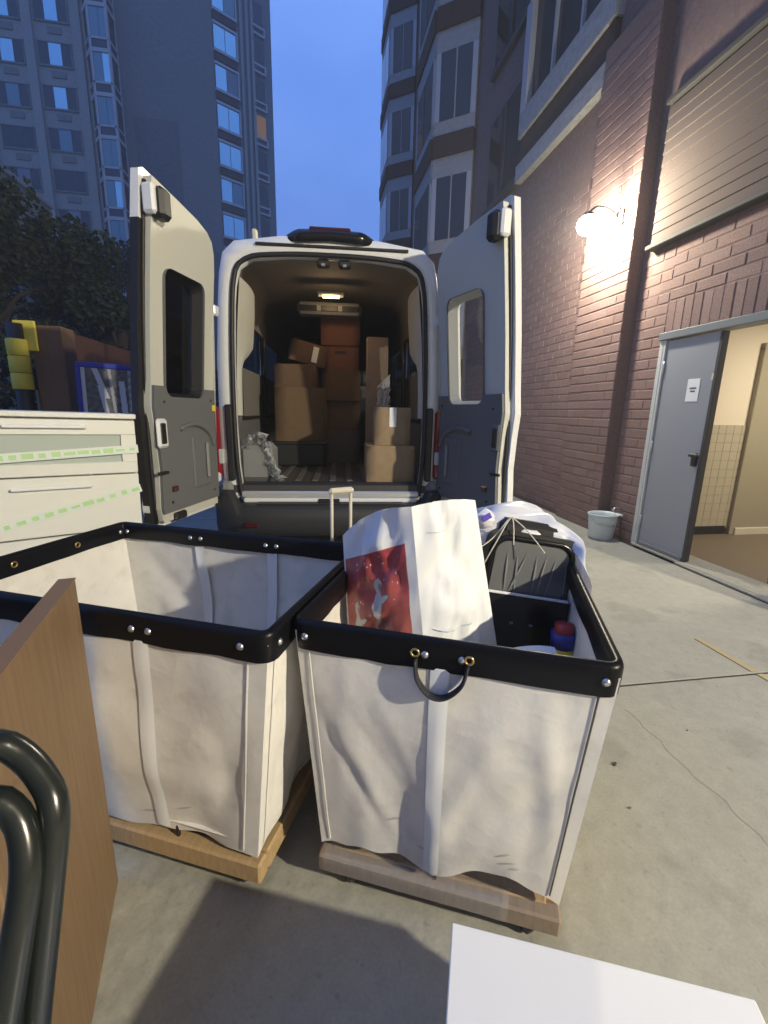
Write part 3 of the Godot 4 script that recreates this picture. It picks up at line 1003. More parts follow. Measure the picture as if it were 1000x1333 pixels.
func fence() -> void:
	var f := thing("board_fence", "dark reddish brown board fence beside the van", "fence")
	var st := bx(Vector3.ZERO, Vector3(0.028, 2.18, 0.196), 0.004)
	R.seed = 12
	for i in 36:
		part("plank", st, M.fence_wood, f, Transform3D(Basis(Vector3.UP, R.randf_range(-0.02, 0.02)), Vector3(-2.75 + R.randf_range(-0.004, 0.004), 1.09 + R.randf_range(-0.006, 0.006), -5.75 - i * 0.2)))
	for y in [0.4, 1.1, 1.85]:
		part("rail", bx(Vector3(-2.79, y, -9.3), Vector3(0.045, 0.09, 7.2), 0.005), M.fence_wood, f)
	part("reflector", bx(Vector3(-2.728, 1.85, -6.75), Vector3(0.008, 0.03, 0.09), 0.003), M.cream, f)
	part("reflector", bx(Vector3(-2.728, 2.0, -8.0), Vector3(0.008, 0.05, 0.05), 0.003), glow(lin(1.0, 0.8, 0.5), 1.2), f)  # no lamp here: its glint is put in as glow
	var p := thing("gate_post", "square brown timber post at the end of the fence with a yellow plate", "post", Vector3(-2.66, 0, -5.45))
	part("post", bx(Vector3(0, 1.07, 0), Vector3(0.30, 2.14, 0.26), 0.01), M.post_wood, p)
	part("corner_trim", bx(Vector3(-0.155, 0.75, 0.10), Vector3(0.02, 1.5, 0.12), 0.004), M.frame_steel, p)
	part("plate", bx(Vector3(-0.18, 2.03, 0.15), Vector3(0.20, 0.29, 0.03), 0.006), M.yellow, p)
	var c := thing("yellow_bollard", "yellow sleeved bollard with black cap standing by the brown post", "bollard", Vector3(-2.92, 0, -5.28))
	part("post", tb(PackedVector3Array([Vector3(0, 0, 0), Vector3(0, 2.14, 0)]), 0.075, 14), M.black, c)
	for k in 3:
		part("sleeve", lathe([Vector2(0.0, 0), Vector2(0.088, 0.0), Vector2(0.094, 0.01), Vector2(0.094, 0.15), Vector2(0.088, 0.16), Vector2(0.0, 0.16)], 18), M.yellow, c, Transform3D(Basis.IDENTITY, Vector3(0, 1.50 + k * 0.165, 0)))
	# framed print leaning on the fence
	var pic := thing("framed_print", "blue framed grey print with big pale letter strokes by the fence", "picture", Vector3(-2.02, 1.44, -5.2), 0.32)
	pic.rotation.z = -0.03
	part("backing", bx(Vector3(0, 0.10, 0), Vector3(0.62, 0.42, 0.02)), M.blue_frame, pic)
	var fr := st0()
	box(fr, Vector3(0, 0.31, 0.008), Vector3(0.66, 0.05, 0.036), 0.005)
	box(fr, Vector3(-0.31, 0.0, 0.008), Vector3(0.04, 0.57, 0.036), 0.005)
	box(fr, Vector3(0.31, 0.0, 0.008), Vector3(0.04, 0.57, 0.036), 0.005)
	box(fr, Vector3(0, -0.29, 0.008), Vector3(0.66, 0.04, 0.036), 0.005)
	part("frame", done(fr), M.blue_frame, pic)
	part("print", bx(Vector3(0, 0.01, 0.014), Vector3(0.58, 0.54, 0.004)), texture_only(print_texture()), pic)
	var stn := st0()
	for s in [-1, 1]:
		box(stn, Vector3(s * 0.2, -0.87, -0.04), Vector3(0.03, 1.14, 0.03))
	box(stn, Vector3(0, -0.3, -0.04), Vector3(0.5, 0.03, 0.03))
	part("easel", done(stn), M.frame_dark, pic)

func texture_only(t: Texture2D) -> StandardMaterial3D:
	var m := StandardMaterial3D.new()
	m.albedo_texture = t
	m.roughness = 0.4
	return m

func print_texture() -> ImageTexture:
	var n := noise(61, 0.06, 3)
	return picture(128, 128, func(x: int, y: int) -> Color:
		var v := 0.11 + 0.09 * n.get_noise_2d(x, y)
		var g := 0.62
		if x < 8: v = g
		var left := 28.0 + y * 0.16
		if absf(x - left) < 5 and y > 40: v = g
		var diag := 26.0 + y * 0.30
		if absf(x - diag) < 6 and y < 70: v = g
		if absf(x - 54 - y * 0.08) < 3: v = 0.4
		if absf(x - 76 - y * 0.05) < 6 and y > 26: v = g
		if x > 90: v = 0.24 + (0.14 if (y / 9) % 2 == 0 else 0.0)
		return Color(v, v, v * 1.03))

# ---------------------------------------------------------------- van
var VX := Transform3D(Basis(Vector3.UP, deg_to_rad(-4.0)), Vector3(0.155, 0, -3.4))

func hw(y: float) -> float:
	return 0.83 - (0.085 * pow((y - 1.25) / 1.2, 2.0) if y > 1.25 else 0.0)

func loop_outer() -> PackedVector2Array:
	var r := [[0.80, 0.62], [0.825, 0.9], [0.83, 1.25], [0.82, 1.7], [0.79, 2.1], [0.772, 2.27], [0.742, 2.40], [0.66, 2.475], [0.34, 2.52], [0.0, 2.53]]
	return mirrored(r)

func loop_inner() -> PackedVector2Array:
	var r := [[0.685, 0.70], [0.705, 0.92], [0.712, 1.25], [0.703, 1.7], [0.683, 2.08], [0.668, 2.21], [0.635, 2.315], [0.545, 2.372], [0.29, 2.398], [0.0, 2.403]]
	return mirrored(r)

func mirrored(r: Array) -> PackedVector2Array:
	var out := PackedVector2Array()
	for k in r:
		out.append(Vector2(-k[0], k[1]))
	for i in range(r.size() - 2, -1, -1):
		out.append(Vector2(r[i][0], r[i][1]))
	return out

func loft(st: SurfaceTool, a: PackedVector2Array, za: float, b: PackedVector2Array, zb: float) -> void:
	for i in a.size() - 1:
		quad(st, Vector3(a[i].x, a[i].y, za), Vector3(a[i + 1].x, a[i + 1].y, za), Vector3(b[i + 1].x, b[i + 1].y, zb), Vector3(b[i].x, b[i].y, zb))

func scaled(l: PackedVector2Array, c: Vector2, s: Vector2) -> PackedVector2Array:
	var out := PackedVector2Array()
	for p in l:
		out.append(c + (p - c) * s)
	return out

func van() -> void:
	var v := thing("van", "white high roofed van backed up with both rear doors swung open", "van")
	v.transform = VX
	var O := loop_outer()
	var I := loop_inner()
	var cen := Vector2(0, 1.5)
	var Om := scaled(O, cen, Vector2(0.985, 0.987))
	var st := st0(true)
	loft(st, O, -0.06, Om, -0.012)
	var Oi := scaled(I, cen, Vector2(1.045, 1.03))
	loft(st, Om, -0.012, Oi, 0.0)
	var In := scaled(I, cen, Vector2(0.985, 0.985))
	loft(st, Oi, 0.0, In, -0.02)
	loft(st, In, -0.02, scaled(I, cen, Vector2(0.99, 0.99)), -0.10)
	part("rear_frame", done(st), M.paint, v)
	# roof and sides, windows left open between z -0.55 and -3.0
	var seg := [-0.06, -0.55, -1.62, -1.76, -2.95, -4.3]
	var ext := st0(true)
	for k in seg.size() - 1:
		var z0: float = seg[k]
		var z1: float = seg[k + 1]
		for i in O.size() - 1:
			if (k == 1 or k == 3) and (i == 3 or i == 14):
				continue
			quad(ext, Vector3(O[i].x, O[i].y, z1), Vector3(O[i + 1].x, O[i + 1].y, z1), Vector3(O[i + 1].x, O[i + 1].y, z0), Vector3(O[i].x, O[i].y, z0))
	part("body_shell", done(ext), M.paint, v)
	# bonnet and windscreen end
	var nose := st0(true)
	var prof := [[-4.3, 2.50], [-4.75, 1.9], [-5.1, 1.35], [-5.75, 1.05], [-5.85, 0.6]]
	for i in prof.size() - 1:
		quad(nose, Vector3(-0.78, prof[i][1], prof[i][0]), Vector3(0.78, prof[i][1], prof[i][0]), Vector3(0.78, prof[i + 1][1], prof[i + 1][0]), Vector3(-0.78, prof[i + 1][1], prof[i + 1][0]))
	for s in [-1.0, 1.0]:
		for i in prof.size() - 1:
			quad(nose, Vector3(s * 0.78, prof[i][1], prof[i][0]), Vector3(s * 0.78, prof[i + 1][1], prof[i + 1][0]), Vector3(s * 0.8, 0.6, prof[i + 1][0]), Vector3(s * 0.8, 0.6, prof[i][0]))
	part("bonnet", done(nose), M.paint, v)
	# interior
	var up := st0(true)
	var lo := st0(true)
	var lo2 := st0(true)
	var N := scaled(O, cen, Vector2(0.93, 0.955))
	for k in seg.size() - 1:
		var z0: float = seg[k] if k > 0 else -0.10
		var z1: float = seg[k + 1]
		for i in N.size() - 1:
			if (k == 1 or k == 3) and (i == 3 or i == 14):
				continue
			var s2: SurfaceTool = lo if i < 2 else (lo2 if i > 15 else up)
			var a := N
			var bq := N
			if k == 0:
				a = scaled(I, cen, Vector2(0.99, 0.99))
			quad(s2, Vector3(a[i].x, a[i].y, z0), Vector3(a[i + 1].x, a[i + 1].y, z0), Vector3(bq[i + 1].x, bq[i + 1].y, z1), Vector3(bq[i].x, bq[i].y, z1))
	part("headliner", done(up), M.headliner, v)
	part("lower_lining", done(lo), M.trim_grey, v)
	part("lower_lining", done(lo2), M.trim_grey, v)
	# quarter trim just inside the opening
	for s in [-1.0, 1.0]:
		var q := st0(true)
		var f := func(a: float, b: float) -> Vector3:
			var y := lerpf(1.30, 2.26, b)
			var zz := lerpf(-0.09, -0.24 - 0.46 * smoothstep(0.36, 0.60, b) + 0.06 * smoothstep(0.85, 1.0, b), a)
			var w := 0.70 - (0.085 * pow((y - 1.25) / 1.2, 2.0)) - 0.02 * sin(a * PI)
			return Vector3(s * w, y, zz)
		sheet(q, 8, 14, f)
		part("quarter_trim", done(q), M.trim_beige, v)
		# window frame edges and glass
		for kk in [[-0.55, -1.62], [-1.76, -2.95]]:
			var x0 := 0.80
			var wn := part("side_window", tb(PackedVector3Array([Vector3(s * 0.775, 1.72, kk[0] - 0.02), Vector3(s * 0.775, 1.27, kk[0] - 0.02), Vector3(s * 0.775, 1.27, kk[1] + 0.02), Vector3(s * 0.755, 2.08, kk[1] + 0.02), Vector3(s * 0.755, 2.08, kk[0] - 0.02)]), 0.022, 6, true), M.rubber, v)
			var gq := st0()
			quad(gq, Vector3(s * 0.805, 1.25, kk[0]), Vector3(s * 0.805, 1.25, kk[1]), Vector3(s * 0.785, 2.1, kk[1]), Vector3(s * 0.785, 2.1, kk[0]))
			part("pane", done(gq), M.tint_glass, wn)
		part("wheel_arch", bx(Vector3(s * 0.60, 0.93, -0.33), Vector3(0.26, 0.29, 0.36), 0.04) if s < 0 else bx(Vector3(s * 0.64, 0.90, -1.5), Vector3(0.2, 0.24, 0.7), 0.05), M.trim_mid, v)
	# floor with ribs
	part("load_floor", bx(Vector3(0, 0.755, -2.1), Vector3(1.5, 0.06, 4.2)), M.floor_van, v)
	for i in 9:
		part("floor_rib", bx(Vector3(-0.56 + i * 0.14, 0.79, -1.9), Vector3(0.05, 0.012, 3.4), 0.004), M.floor_rib, v)
	part("floor_edge", bx(Vector3(0, 0.765, -0.06), Vector3(1.36, 0.07, 0.10), 0.02), M.rubber, v)
	# black sheet added in place of the unlit cab behind the load
	part("dark_cab_sheet", bx(Vector3(0, 1.62, -4.2), Vector3(1.5, 1.72, 0.04)), M.black, v)
	for x in [-0.42, 0.05, 0.45]:
		var s := part("seat", bx(Vector3(x, 1.25, -2.75), Vector3(0.44, 0.85, 0.16), 0.05), M.trim_grey, v)
		part("headrest", bx(Vector3(x, 1.78, -2.76), Vector3(0.26, 0.18, 0.11), 0.04), M.trim_grey, s)
	# seal round the opening
	var sp := PackedVector3Array()
	var Is := scaled(I, cen, Vector2(0.992, 0.992))
	for i in Is.size():
		sp.append(Vector3(Is[i].x, Is[i].y, 0.004))
	part("door_seal", tb(curve(Array(sp), 90), 0.017, 8), M.rubber, v)
	# sill, bumper
	part("sill", bx(Vector3(0, 0.715, -0.02), Vector3(1.37, 0.05, 0.09), 0.012), M.alu, v)
	part("sill", bx(Vector3(0, 0.672, 0.01), Vector3(1.33, 0.035, 0.07), 0.01), M.paint, v)
	part("latch_striker", bx(Vector3(-0.02, 0.674, 0.05), Vector3(0.16, 0.03, 0.02), 0.004), M.black, v)
	var bst := st0(true)
	var bp := [[0.66, -0.02], [0.655, 0.15], [0.63, 0.19], [0.50, 0.20], [0.43, 0.17], [0.40, 0.02]]
	var bf := func(a: float, b: float) -> Vector3:
		var i := mini(int(b * 5.0), 4)
		var t := b * 5.0 - i
		var yz := Vector2(bp[i][0], bp[i][1]).lerp(Vector2(bp[i + 1][0], bp[i + 1][1]), t)
		var x := lerpf(-0.87, 0.87, a)
		var e := absf(x) / 0.87
		return Vector3(x, yz.x + (0.10 * smoothstep(0.80, 0.86, e) if yz.x > 0.62 else 0.0), yz.y - 0.16 * pow(e, 6))
	sheet(bst, 40, 10, bf)
	var bum := part("bumper", done(bst), M.bumper, v)
	part("step_tread", bx(Vector3(0, 0.661, 0.07), Vector3(1.1, 0.01, 0.13), 0.003), M.rubber, bum)
	for s in [-1.0, 1.0]:
		part("reflector", bx(Vector3(s * 0.58, 0.52, 0.195), Vector3(0.10, 0.035, 0.02), 0.005), M.red_dark, bum)
		part("bumper_corner", bx(Vector3(s * 0.79, 0.76, -0.02), Vector3(0.10, 0.12, 0.10), 0.03), M.trim_mid, bum)
		var tl := part("tail_light", bx(Vector3(s * (0.812 if s > 0 else 0.842), 1.10, -0.02), Vector3(0.05, 0.52, 0.08), 0.016), M.red_lens, v)
		part("lens", bx(Vector3(s * 0.814, 1.0, -0.008), Vector3(0.044, 0.11, 0.064), 0.01), M.clear_lens, tl)
		part("lens", bx(Vector3(s * 0.745, 1.1, -0.01), Vector3(0.05, 0.56, 0.07), 0.01), M.black, tl)
	# high brake light housing and grab slot
	var hb := st0(true)
	var hf := func(a: float, b: float) -> Vector3:
		var x := lerpf(-0.37, 0.37, a)
		var e := absf(x) / 0.37
		var k := 1.0 - 0.75 * smoothstep(0.55, 1.0, e)
		var an := lerpf(-0.6, PI + 0.3, b)
		return Vector3(x, 2.515 - 0.02 * e + sin(an) * 0.066 * k, -0.10 + cos(an) * 0.15 * k)
	sheet(hb, 24, 12, hf)
	var hbn := part("brake_light_housing", done(hb), M.black_gloss, v)
	part("lens", bx(Vector3(0, 2.545, 0.022), Vector3(0.28, 0.035, 0.03), 0.008), M.red_dark, hbn)
	part("roof_gutter", bx(Vector3(0.02, 2.447, 0.0), Vector3(1.05, 0.018, 0.03), 0.004), M.rubber, v)
	part("roof_marker", bx(Vector3(-0.55, 2.56, -0.25), Vector3(0.04, 0.12, 0.05), 0.01), M.cream, v)
	# latches on the header
	for x in [-0.05, 0.10]:
		var lt := part("header_latch", bx(Vector3(x, 2.355, -0.05), Vector3(0.09, 0.05, 0.06), 0.012), M.black, v)
		part("catch", bx(Vector3(x, 2.34, -0.015), Vector3(0.03, 0.02, 0.02), 0.004), M.metal, lt)
	# dome light and roof vent
	var dm := part("dome_light", bx(Vector3(-0.02, 2.372, -0.95), Vector3(0.24, 0.03, 0.10), 0.01), M.trim_beige, v)
	part("lens", bx(Vector3(-0.02, 2.352, -0.95), Vector3(0.15, 0.014, 0.06), 0.004), M.dome, dm)
	var o := OmniLight3D.new()
	o.name = "dome_light_lamp"
	o.light_color = lin(1.0, 0.66, 0.36)
	o.light_energy = 0.07
	o.light_size = 0.05
	o.omni_range = 8.0
	o.omni_attenuation = 2.0
	o.shadow_enabled = true
	o.position = VX * Vector3(-0.02, 2.335, -0.95)
	add_child(o)
	var vt := part("roof_vent", bx(Vector3(-0.04, 2.31, -1.3), Vector3(0.62, 0.11, 0.20), 0.03), M.trim_mid, v)
	for k in 3:
		part("vent_slot", bx(Vector3(-0.24 + k * 0.2, 2.305, -1.197), Vector3(0.16, 0.05, 0.012), 0.003), M.black, vt)
	# doors
	van_door(v, -1.0, VX.affine_inverse() * Vector3(-0.665, 0, -3.40), VX.affine_inverse() * Vector3(-0.888, 0, -2.73))
	van_door(v, 1.0, VX.affine_inverse() * Vector3(0.965, 0, -3.38), VX.affine_inverse() * Vector3(1.185, 0, -2.62))
	# wheels
	for s in [-1.0, 1.0]:
		for z in [-1.15, -4.7]:
			var tw := part("wheel", lathe([Vector2(0.20, -0.10), Vector2(0.30, -0.11), Vector2(0.34, -0.08), Vector2(0.345, 0.0), Vector2(0.34, 0.08), Vector2(0.30, 0.11), Vector2(0.20, 0.10)], 28), M.rubber, v, Transform3D(Basis(Vector3.BACK, PI / 2), Vector3(s * 0.70, 0.345, z)))
			part("rim", lathe([Vector2(0.0, -0.06), Vector2(0.08, -0.05), Vector2(0.2, -0.095), Vector2(0.205, 0.095), Vector2(0.08, 0.05), Vector2(0.0, 0.06)], 20), M.alu, tw)
	part("underbody", bx(Vector3(0, 0.55, -2.6), Vector3(1.2, 0.3, 5.0)), M.black, v)

func van_door(v: Node3D, s: float, hinge: Vector3, free: Vector3) -> void:
	hinge.y = 0.0
	free.y = 0.0
	var L := (free - hinge).length()
	var d := (free - hinge) / L
	var inward := Vector3(-s, 0, 0)
	var n := d.cross(Vector3.UP) * s   # towards the van's middle: the inner face
	if n.dot(inward) < 0:
		n = -n
	# t = 0 is the inner face, negative goes outwards
	var f := func(p: Vector2, t: float) -> Vector3:
		var lean := 0.105 * pow(maxf(0.0, p.y - 1.15) / 1.25, 1.6)
		return hinge + d * p.x + n * (t + lean) + Vector3(0, p.y, 0)
	var ys := [0.3, 0.9, 1.2, 1.5, 1.8, 2.1, 2.3, 2.7]
	var out := PackedVector2Array([Vector2(0.0, 0.63)])
	for y in [0.9, 1.2, 1.5, 1.8, 2.05]:
		out.append(Vector2(0.0, y))
	for p in [[0.004, 2.22], [0.02, 2.33], [0.06, 2.41], [0.13, 2.455], [0.25, 2.485], [0.45, 2.51], [L - 0.03, 2.535], [L, 2.52]]:
		out.append(Vector2(p[0], p[1]))
	for p in [[2.1, 0.0], [1.8, 0.005], [1.5, 0.01], [1.35, 0.02], [1.2, 0.0], [1.0, -0.01], [0.9, 0.0], [0.75, 0.01]]:
		out.append(Vector2(L + p[1], p[0]))
	out.append(Vector2(L - 0.01, 0.66))
	out.append(Vector2(L - 0.04, 0.63))
	out.reverse()
	var wc := Vector2(0.37, 1.76)
	var wout := rrect(wc, Vector2(0.40, 0.70), 0.06)
	var win := rrect(wc, Vector2(0.35, 0.65), 0.05)
	# outer skin, painted
	var st := st0()
	plate(st, out, [[wout, wc.x]], f, -0.105, -0.06, ys)
	var dr := part("rear_door", done(st), M.paint, v)
	# inner panel, smaller: beige above, grey below
	var inn := PackedVector2Array()
	for q in Geometry2D.offset_polygon(out, -0.035):
		inn = q
	st = st0()
	plate(st, inn, [[wout, wc.x]], f, -0.061, -0.012, ys)
	part("upper_trim", done(st), M.trim_beige, dr)
	var lowc := PackedVector2Array([Vector2(-1, 0.72), Vector2(2, 0.72), Vector2(2, 1.47), Vector2(-1, 1.47)])
	var inn2 := PackedVector2Array()
	for q in Geometry2D.offset_polygon(inn, -0.006):
		inn2 = q
	var lowp: PackedVector2Array = Geometry2D.intersect_polygons(inn2, lowc)[0]
	st = st0()
	plate(st, lowp, [[wout, wc.x]], f, -0.013, 0.006, ys)
	part("lower_trim", done(st), M.trim_grey, dr)
	# window surround and glass
	st = st0(true)
	for i in wout.size():
		var j := (i + 1) % wout.size()
		quad(st, f.call(wout[i], -0.008), f.call(wout[j], -0.008), f.call(win[j], -0.07), f.call(win[i], -0.07))
	part("window_surround", done(st), M.rubber if s < 0 else M.trim_beige, dr)
	st = st0()
	plate(st, rrect(wc, Vector2(0.37, 0.67), 0.05), [], f, -0.078, -0.072, [1.3, 1.76, 2.2])
	part("window_pane", done(st), M.tint_glass if s < 0 else M.van_glass, dr)
	# pull recess, grab bar, latches
	var bs := Basis(d, Vector3.UP, n)
	var pb := func(c: Vector2, t: float, size: Vector3, ch: float) -> ArrayMesh:
		return bx(f.call(c, t), size, ch, bs)
	part("storage_pocket", pb.call(Vector2(0.24, 1.0), 0.008, Vector3(0.20, 0.34, 0.014), 0.007), M.trim_grey, dr)
	var lp := []
	for q in [[0.08, 1.10], [0.13, 1.18], [0.24, 1.235], [0.36, 1.245], [0.46, 1.22]]:
		lp.append(f.call(Vector2(q[0], q[1]), 0.008))
	part("pocket_lip", tb(curve(lp, 24), 0.022, 10, false, 0.7), M.trim_grey, dr)
	part("pull_bar", pb.call(Vector2(0.19, 1.0), 0.024, Vector3(0.028, 0.24, 0.022), 0.01), M.trim_mid, dr)
	for q in [[0.10, 0.78], [L - 0.12, 0.78], [0.09, 1.40], [L - 0.11, 1.38]]:
		part("trim_clip", pb.call(Vector2(q[0], q[1]), 0.008, Vector3(0.016, 0.016, 0.006), 0.002), M.rubber, dr)
	part("top_latch", pb.call(Vector2(L - 0.07, 2.38), 0.02, Vector3(0.09, 0.15, 0.08), 0.02), M.black, dr)
	part("latch_cover", pb.call(Vector2(L - 0.02, 2.39), -0.01, Vector3(0.04, 0.14, 0.07), 0.012), M.paint, dr)
	part("inner_handle", pb.call(Vector2(L - 0.065, 1.2), 0.012, Vector3(0.09, 0.17, 0.03), 0.02), M.paint if s < 0 else M.trim_grey, dr)
	part("handle_recess", pb.call(Vector2(L - 0.06, 1.2), 0.026, Vector3(0.05, 0.12, 0.012), 0.012), M.black, dr)
	part("reflector", pb.call(Vector2(L - 0.15, 0.86), 0.012, Vector3(0.055, 0.035, 0.012), 0.004), M.red_dark, dr)
	part("label_sticker", pb.call(Vector2(0.06, 1.35), 0.009, Vector3(0.035, 0.04, 0.004), 0.0), M.yellow if s < 0 else M.brass, dr)
	part("bottom_latch", pb.call(Vector2(L - 0.20, 0.68), -0.02, Vector3(0.12, 0.05, 0.06), 0.01), M.black, dr)
	part("check_strap", pb.call(Vector2(L - 0.05, 0.97), 0.012, Vector3(0.09, 0.018, 0.02), 0.004), M.rubber, dr)
	# rubber along the free edge
	var e := PackedVector3Array()
	for y in [0.66, 0.8, 0.95, 1.1, 1.25, 1.4, 1.6, 1.8, 2.0, 2.2, 2.4, 2.48]:
		e.append(f.call(Vector2(L - 0.03, y), -0.05))
	part("edge_seal", tb(e, 0.011, 6), M.rubber, dr)
	if s < 0:
		var es := st0()
		plate(es, PackedVector2Array([Vector2(L + 0.004, 0.66), Vector2(L + 0.016, 1.0), Vector2(L + 0.024, 1.35), Vector2(L + 0.012, 1.8), Vector2(L + 0.004, 2.30), Vector2(L - 0.034, 2.30), Vector2(L - 0.032, 1.8), Vector2(L - 0.022, 1.35), Vector2(L - 0.04, 1.0), Vector2(L - 0.04, 0.66)]), [], f, -0.1, -0.055, ys)
		part("edge_trim", done(es), M.rubber, dr)
	for y in [0.85, 2.0]:
		part("hinge", pb.call(Vector2(0.0, y), -0.03, Vector3(0.07, 0.07, 0.05), 0.012), M.paint, dr)

# ---------------------------------------------------------------- cargo
func carton(label: String, c: Vector3, size: Vector3, yaw: float, m: Material, tape := true, tilt := 0.0, hand := false, lab := Vector2(-9, -9), grp := "cardboard boxes in the van") -> Node3D:
	var b := thing("cardboard_box", label, "box", c, yaw, grp)
	b.rotation.z = tilt
	var st := st0(true)
	# slightly bulged sides
	var h := size * 0.5
	for ax in [0, 2]:
		for sg in [-1.0, 1.0]:
			var f := func(u: float, v: float) -> Vector3:
				var bul: float = 0.008 * sin(u * PI) * sin(v * PI) * sg
				var w: float = (u - 0.5) * 2.0 * (sg if ax == 2 else -sg)
				if ax == 0:
					return Vector3(sg * h.x + bul, size.y * v, w * h.z)
				return Vector3(w * h.x, size.y * v, sg * h.z + bul)
			sheet(st, 4, 4, f)
	part("walls", done(st), m, b)
	var gap := 0.004
	for s in [-1.0, 1.0]:
		part("flap", bx(Vector3(0, size.y - 0.002, s * (h.z * 0.5)), Vector3(size.x - 0.004, 0.006, h.z - gap), 0.0015), m, b)
	part("base", bx(Vector3(0, 0.003, 0), Vector3(size.x - 0.006, 0.006, size.z - 0.006)), m, b)
	if tape:
		var ts := st0()
		box(ts, Vector3(0, size.y + 0.0025, 0), Vector3(0.05, 0.001, size.z), 0.0)
		box(ts, Vector3(0, size.y - 0.04, h.z + 0.0015), Vector3(0.05, 0.08, 0.001), 0.0)
		part("tape", done(ts), M.tape_tan, b)
	if hand:
		part("hand_hole", bx(Vector3(0, size.y * 0.72, h.z + 0.006), Vector3(0.12, 0.028, 0.008), 0.003), M.black, b)
	if lab.x > -5:
		part("shipping_label", bx(Vector3(lab.x, lab.y, h.z + 0.008), Vector3(0.055, 0.15, 0.002)), M.paper, b)
	return b

func vl(x: float, y: float, z: float) -> Vector3:
	return VX * Vector3(x, y, z)

func van_load() -> void:
	var yaw := deg_to_rad(-4.0)
	# two boxes just inside the opening
	carton("tan carton standing on the floor edge, below the smaller labelled one", Vector3(0.64, 0.79, -3.66), Vector3(0.385, 0.295, 0.36), yaw, M.card[2], false)
	carton("small tan carton with a white paper label, on top of the carton at the sill", Vector3(0.655, 1.087, -3.67), Vector3(0.285, 0.295, 0.30), yaw, M.card[2], false, 0.0, false, Vector2(0.0, 0.22))
	# centre column
	var x := 0.335
	carton("grey carton at the foot of the middle column", Vector3(x - 0.01, 0.79, -5.02), Vector3(0.42, 0.35, 0.36), yaw, M.card[4], false)
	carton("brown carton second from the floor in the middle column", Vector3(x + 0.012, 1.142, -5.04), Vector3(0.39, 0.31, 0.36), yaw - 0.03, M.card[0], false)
	carton("brown carton in the middle of the tall centre column", Vector3(x - 0.005, 1.454, -5.0), Vector3(0.41, 0.31, 0.36), yaw + 0.03, M.card[1], false)
	carton("reddish carton with a hand hole, under the topmost of the column", Vector3(x + 0.004, 1.766, -5.05), Vector3(0.375, 0.24, 0.36), yaw - 0.01, M.card[3], false, 0.0, true)
	carton("topmost reddish carton of the middle column, close to the roof vent", Vector3(x, 2.008, -5.02), Vector3(0.40, 0.33, 0.34), yaw - 0.02, M.card[3], true)
	# left heap
	var cr := thing("shade_block", "black crate added for the shade under the big creased carton", "block", Vector3(-0.09, 0.79, -4.75), yaw)  # black stand-in where only shade lies under the overhanging carton
	part("walls", bx(Vector3(0, 0.125, 0), Vector3(0.50, 0.25, 0.40), 0.02), M.black, cr)
	part("rim", bx(Vector3(0, 0.235, 0), Vector3(0.53, 0.03, 0.43), 0.008), M.black, cr)
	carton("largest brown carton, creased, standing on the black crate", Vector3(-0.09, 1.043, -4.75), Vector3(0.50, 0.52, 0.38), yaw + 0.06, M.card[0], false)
	carton("brown carton lying on the largest creased one", Vector3(-0.12, 1.565, -4.77), Vector3(0.40, 0.22, 0.34), yaw - 0.05, M.card[1], false)
	carton("skewed carton with a small white label, topmost of the heap by the side window", Vector3(-0.04, 1.80, -4.80), Vector3(0.36, 0.20, 0.26), yaw + 0.2, M.card[1], false, -0.22, false, Vector2(0.06, 0.10))
	# tall flat pack with bubble wrap
	var t := thing("flat_pack", "tall pale flat pack wrapped in bubble sheet behind the labelled carton", "package", Vector3(0.66, 0.79, -4.55), yaw)
	part("board", bx(Vector3(0, 0.63, 0), Vector3(0.21, 1.26, 0.12), 0.006), plain(0.34, 0.25, 0.20, 0.7), t)
	var st := st0(true)
	var n := noise(71, 9.0, 2)
	sheet(st, 12, 40, func(u: float, v: float) -> Vector3:
		var p := Vector3(lerpf(0.0, 0.125, u), lerpf(0.05, 0.92 - 0.12 * (1 - u), v), 0.075)
		p.z += 0.02 * n.get_noise_2d(u, v * 3) + 0.004 * sin(u * 60) * sin(v * 300)
		p.x += 0.02 * n.get_noise_2d(v * 4, 7)
		return p)
	part("bubble_wrap", done(st), M.plastic_bag, t)
	# crumpled clear film lying over the wheel arch
	st = st0(true)
	var n2 := noise(72, 7.0, 3)
	var path := curve([Vector3(-0.50, 1.08, -3.58), Vector3(-0.44, 1.15, -3.60), Vector3(-0.37, 1.12, -3.60), Vector3(-0.33, 0.98, -3.58), Vector3(-0.28, 0.83, -3.56), Vector3(-0.24, 0.81, -3.54)], 30)
	sheet(st, 29, 10, func(u: float, v: float) -> Vector3:
		var p := path[int(round(u * 29))]
		var a := (v - 0.5) * 2.0
		return p + Vector3(0.035 * a, 0.02 * a, 0.05 * a) + Vector3(n2.get_noise_2d(u * 3, v * 2), n2.get_noise_2d(u * 3 + 9, v * 2), n2.get_noise_2d(u * 3 + 20, v * 2)) * 0.06)
	var cf := part("plastic_film", done(st), M.wrap, self)
	tag(cf, "crumpled clear plastic film draped over the van's grey wheel box", "plastic film")

# ---------------------------------------------------------------- canvas carts
const CARTY := -0.4136   # 23.7 degrees

